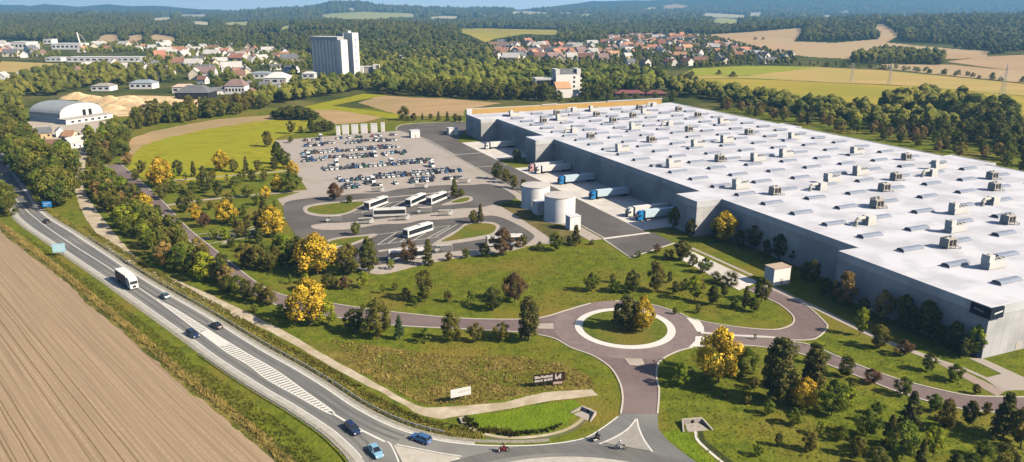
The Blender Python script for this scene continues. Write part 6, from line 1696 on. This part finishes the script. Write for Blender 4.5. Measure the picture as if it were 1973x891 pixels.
# far forests: the hills are covered wherever no field, village or town lies
rr = np.random.RandomState(5)
def forest(y0, y1, step, seed, hs, lobes, leaf, icos, wr, keep=1.0):
    r2 = np.random.RandomState(seed)
    pts = []
    Y = y0
    while Y < y1:
        zc_ = Y * CS + CH * SN
        X = np.arange((-80 - CX) / F * zc_, (2060 - CX) / F * zc_, step)
        X = X + r2.uniform(-.4, .4, len(X)) * step
        YY = Y + r2.uniform(-.4, .4, len(X)) * step
        pts.append(np.stack([X, YY], 1)); Y += step
    P_ = np.concatenate(pts)
    Z = terrain_z(P_[:, 0], P_[:, 1])
    dz = Z - CH; zc = P_[:, 1] * CS - dz * SN
    fx, fy = CX + F * P_[:, 0] / zc, CY + F * (-P_[:, 1] * SN - dz * CS) / zc
    ok = np.ones(len(P_), bool)
    hy = F * hs[1] / np.maximum(zc, 1)
    for k, poly in FARFIELDS:
        for q in (0, .5, 1.0): ok &= ~inside(fx, fy - q * hy, poly)
    for poly in ([(925, 126), (940, 84), (1060, 88), (1150, 82), (1165, 71), (1350, 66), (1440, 84), (1535, 106), (1600, 110), (1700, 118), (1830, 112), (1980, 100), (2100, 100), (2100, 140), (1500, 140), (925, 140)], [(-90, 70), (160, 84), (330, 92), (560, 102), (700, 112), (700, 170), (-90, 170)]):
        ok &= ~inside(fx, fy, poly)
    nz_ = np.sin(P_[:, 0] / 190 + 2 * np.sin(P_[:, 1] / 260)) + np.sin(P_[:, 1] / 170 + 1.5 * np.sin(P_[:, 0] / 340))
    ok &= (nz_ > -1.5) & (r2.rand(len(P_)) < keep)
    P_, Z = P_[ok], Z[ok]
    clumps('forest', np.column_stack([P_, Z]), r2.uniform(*hs, len(P_)), seed, 'forest', lobes, leaf, icos, wr)
    return len(P_)
N['f1'] = forest(1120, 1900, 13, 51, (11, 16), 2, 8, IC1, .85)
N['f2'] = forest(1900, 3300, 15, 52, (13, 18), 1, 4, IC1, .95)
N['f3'] = forest(3300, 5200, 24, 53, (15, 20), 1, 0, IC1, 1.3)
N['f4'] = forest(5200, 9000, 46, 54, (18, 24), 1, 0, IC1, 2.0)
print('TREES', N)

# ------------------------------------------------------------------ tall grass
def tufts(name, pts_poly, per_m2, hs, c_dark, c_light, seed, lean=.5, wdt=.09):
    rr = np.random.RandomState(seed)
    P = np.array([(p.x, p.y) for p in pts_poly])
    x0, y0 = P.min(0); x1, y1 = P.max(0)
    n = int((x1 - x0) * (y1 - y0) * per_m2)
    X, Y = rr.uniform(x0, x1, n), rr.uniform(y0, y1, n)
    cl = np.sin(X * .9 + 2 * np.sin(Y * .45)) + np.sin(Y * 1.1 + 1.7 * np.sin(X * .5)) + rr.normal(0, .7, n)
    k = inside(X, Y, [tuple(p) for p in P]) & (cl > -1.6)
    X, Y, cl = X[k], Y[k], cl[k]
    n = len(X); B = 5
    X, Y, cl = np.repeat(X, B) + rr.uniform(-.25, .25, n * B), np.repeat(Y, B) + rr.uniform(-.25, .25, n * B), np.repeat(cl, B)
    n *= B
    h = rr.uniform(*hs, n) * (1 + .18 * cl)
    a = rr.uniform(0, 6.28, n); l = rr.uniform(-lean, lean, (n, 2)) * h[:, None]
    w = wdt * rr.uniform(.7, 1.5, n)
    z = np.full(n, .03)
    t = np.stack([np.stack([X - w * np.cos(a), Y - w * np.sin(a), z], 1), np.stack([X + w * np.cos(a), Y + w * np.sin(a), z], 1), np.stack([X + l[:, 0], Y + l[:, 1], h], 1)], 1)
    m = leaf_mat(name + '_blades', c_dark, c_light, 0)
    o = link(name, np_mesh(name, t, np.zeros((0, 4, 3)), np.clip(.5 + .25 * cl + rr.uniform(-.3, .3, n), 0, 1), np.zeros(0), m))
    return tag(o, kind='stuff')
tufts('dry_grass', px((0, 436), (36, 468), (90, 508), (144, 552), (204, 604), (267, 656), (353, 734), (427, 790), (480, 834), (532, 882), (575, 930), (600, 935), (555, 880), (498, 830), (440, 783), (366, 726), (282, 652), (220, 602), (158, 550), (104, 508), (50, 466), (8, 432)), 6.0, (.4, .9), (0.22, 0.18, 0.04), (0.52, 0.42, 0.12), 61)
tufts('ditch_grass', px((30, 440), (100, 490), (180, 545), (224, 580), (300, 640), (366, 690), (410, 722), (490, 775), (570, 835), (630, 895), (650, 935), (615, 935), (560, 882), (500, 830), (440, 782), (366, 724), (282, 650), (220, 600), (158, 548)), 3.5, (.2, .6), (0.065, 0.080, 0.013), (0.19, 0.21, 0.03), 62)
tufts('dry_grass', offset(RRs[18:88], 2.2) + list(reversed(offset(RRs[18:88], 4.2))), 6.0, (.25, .6), (0.18, 0.16, 0.03), (0.40, 0.34, 0.07), 63)
tufts('hedge_grass', offset(RRs[24:92], 4.3) + list(reversed(offset(RRs[24:92], 6.2))), 7.0, (.25, .6), (0.085, 0.090, 0.016), (0.25, 0.225, 0.045), 64, wdt=.12)
tufts('wild_grass', px((640, 655), (760, 675), (850, 684), (930, 690), (1010, 690), (1085, 702), (1130, 722), (1150, 746), (1046, 752), (971, 770), (900, 780), (815, 779), (765, 755), (700, 720)), 2.2, (.15, .5), (0.15, 0.14, 0.025), (0.50, 0.40, 0.12), 65, wdt=.12)
tufts('hollow_edge_grass', px((893, 806), (902, 804), (930, 826), (985, 834), (1046, 828), (1086, 816), (1060, 832), (985, 842), (930, 834), (898, 820)), 5.0, (.3, .9), (0.020, 0.026, 0.008), (0.06, 0.06, 0.015), 66, wdt=.14)

for sd, poly in ((71, [(1275, 740), (1290, 700), (1340, 690), (1480, 690), (1600, 720), (1720, 770), (1850, 800), (1973, 810), (2030, 900), (1900, 960), (1400, 930), (1330, 870), (1280, 820)]), (72, [(620, 640), (900, 650), (1060, 670), (1150, 710), (1190, 760), (1180, 790), (1150, 730), (1080, 695), (900, 682), (660, 655)]),
                 (73, [(720, 545), (900, 505), (1160, 480), (1230, 520), (1460, 600), (1500, 620), (1350, 605), (1200, 575), (1040, 600), (780, 595), (640, 575)]), (74, [(1500, 665), (1600, 640), (1800, 720), (1900, 755), (1800, 740), (1650, 695)])):
    tufts('lawn_grass', px(*poly), 0.7, (.1, .3), (0.095, 0.120, 0.013), (0.24, 0.25, 0.03), sd, wdt=.10)

# ------------------------------------------------------------------ the air
hz = MB(); hz.box(-22500, 22500, -80, 16600, -1.5 + min(0.0, float(GZ.min())), 560)
ho = hz.build('haze', bpy.data.materials.new('haze_air'))
mh = ho.data.materials[0]; mh.use_nodes = True
n, l = mh.node_tree.nodes, mh.node_tree.links
n.remove(n['Principled BSDF'])
pv_ = n.new('ShaderNodeVolumePrincipled')
pv_.inputs['Color'].default_value = (0.26, 0.58, 1.0, 1)
pv_.inputs['Density'].default_value = 1.05e-4
pv_.inputs['Density Attribute'].default_value = ''
pv_.inputs['Anisotropy'].default_value = 0.1
l.new(pv_.outputs[0], n['Material Output'].inputs['Volume'])
mh.cycles.homogeneous_volume = True
tag(ho, kind='stuff')
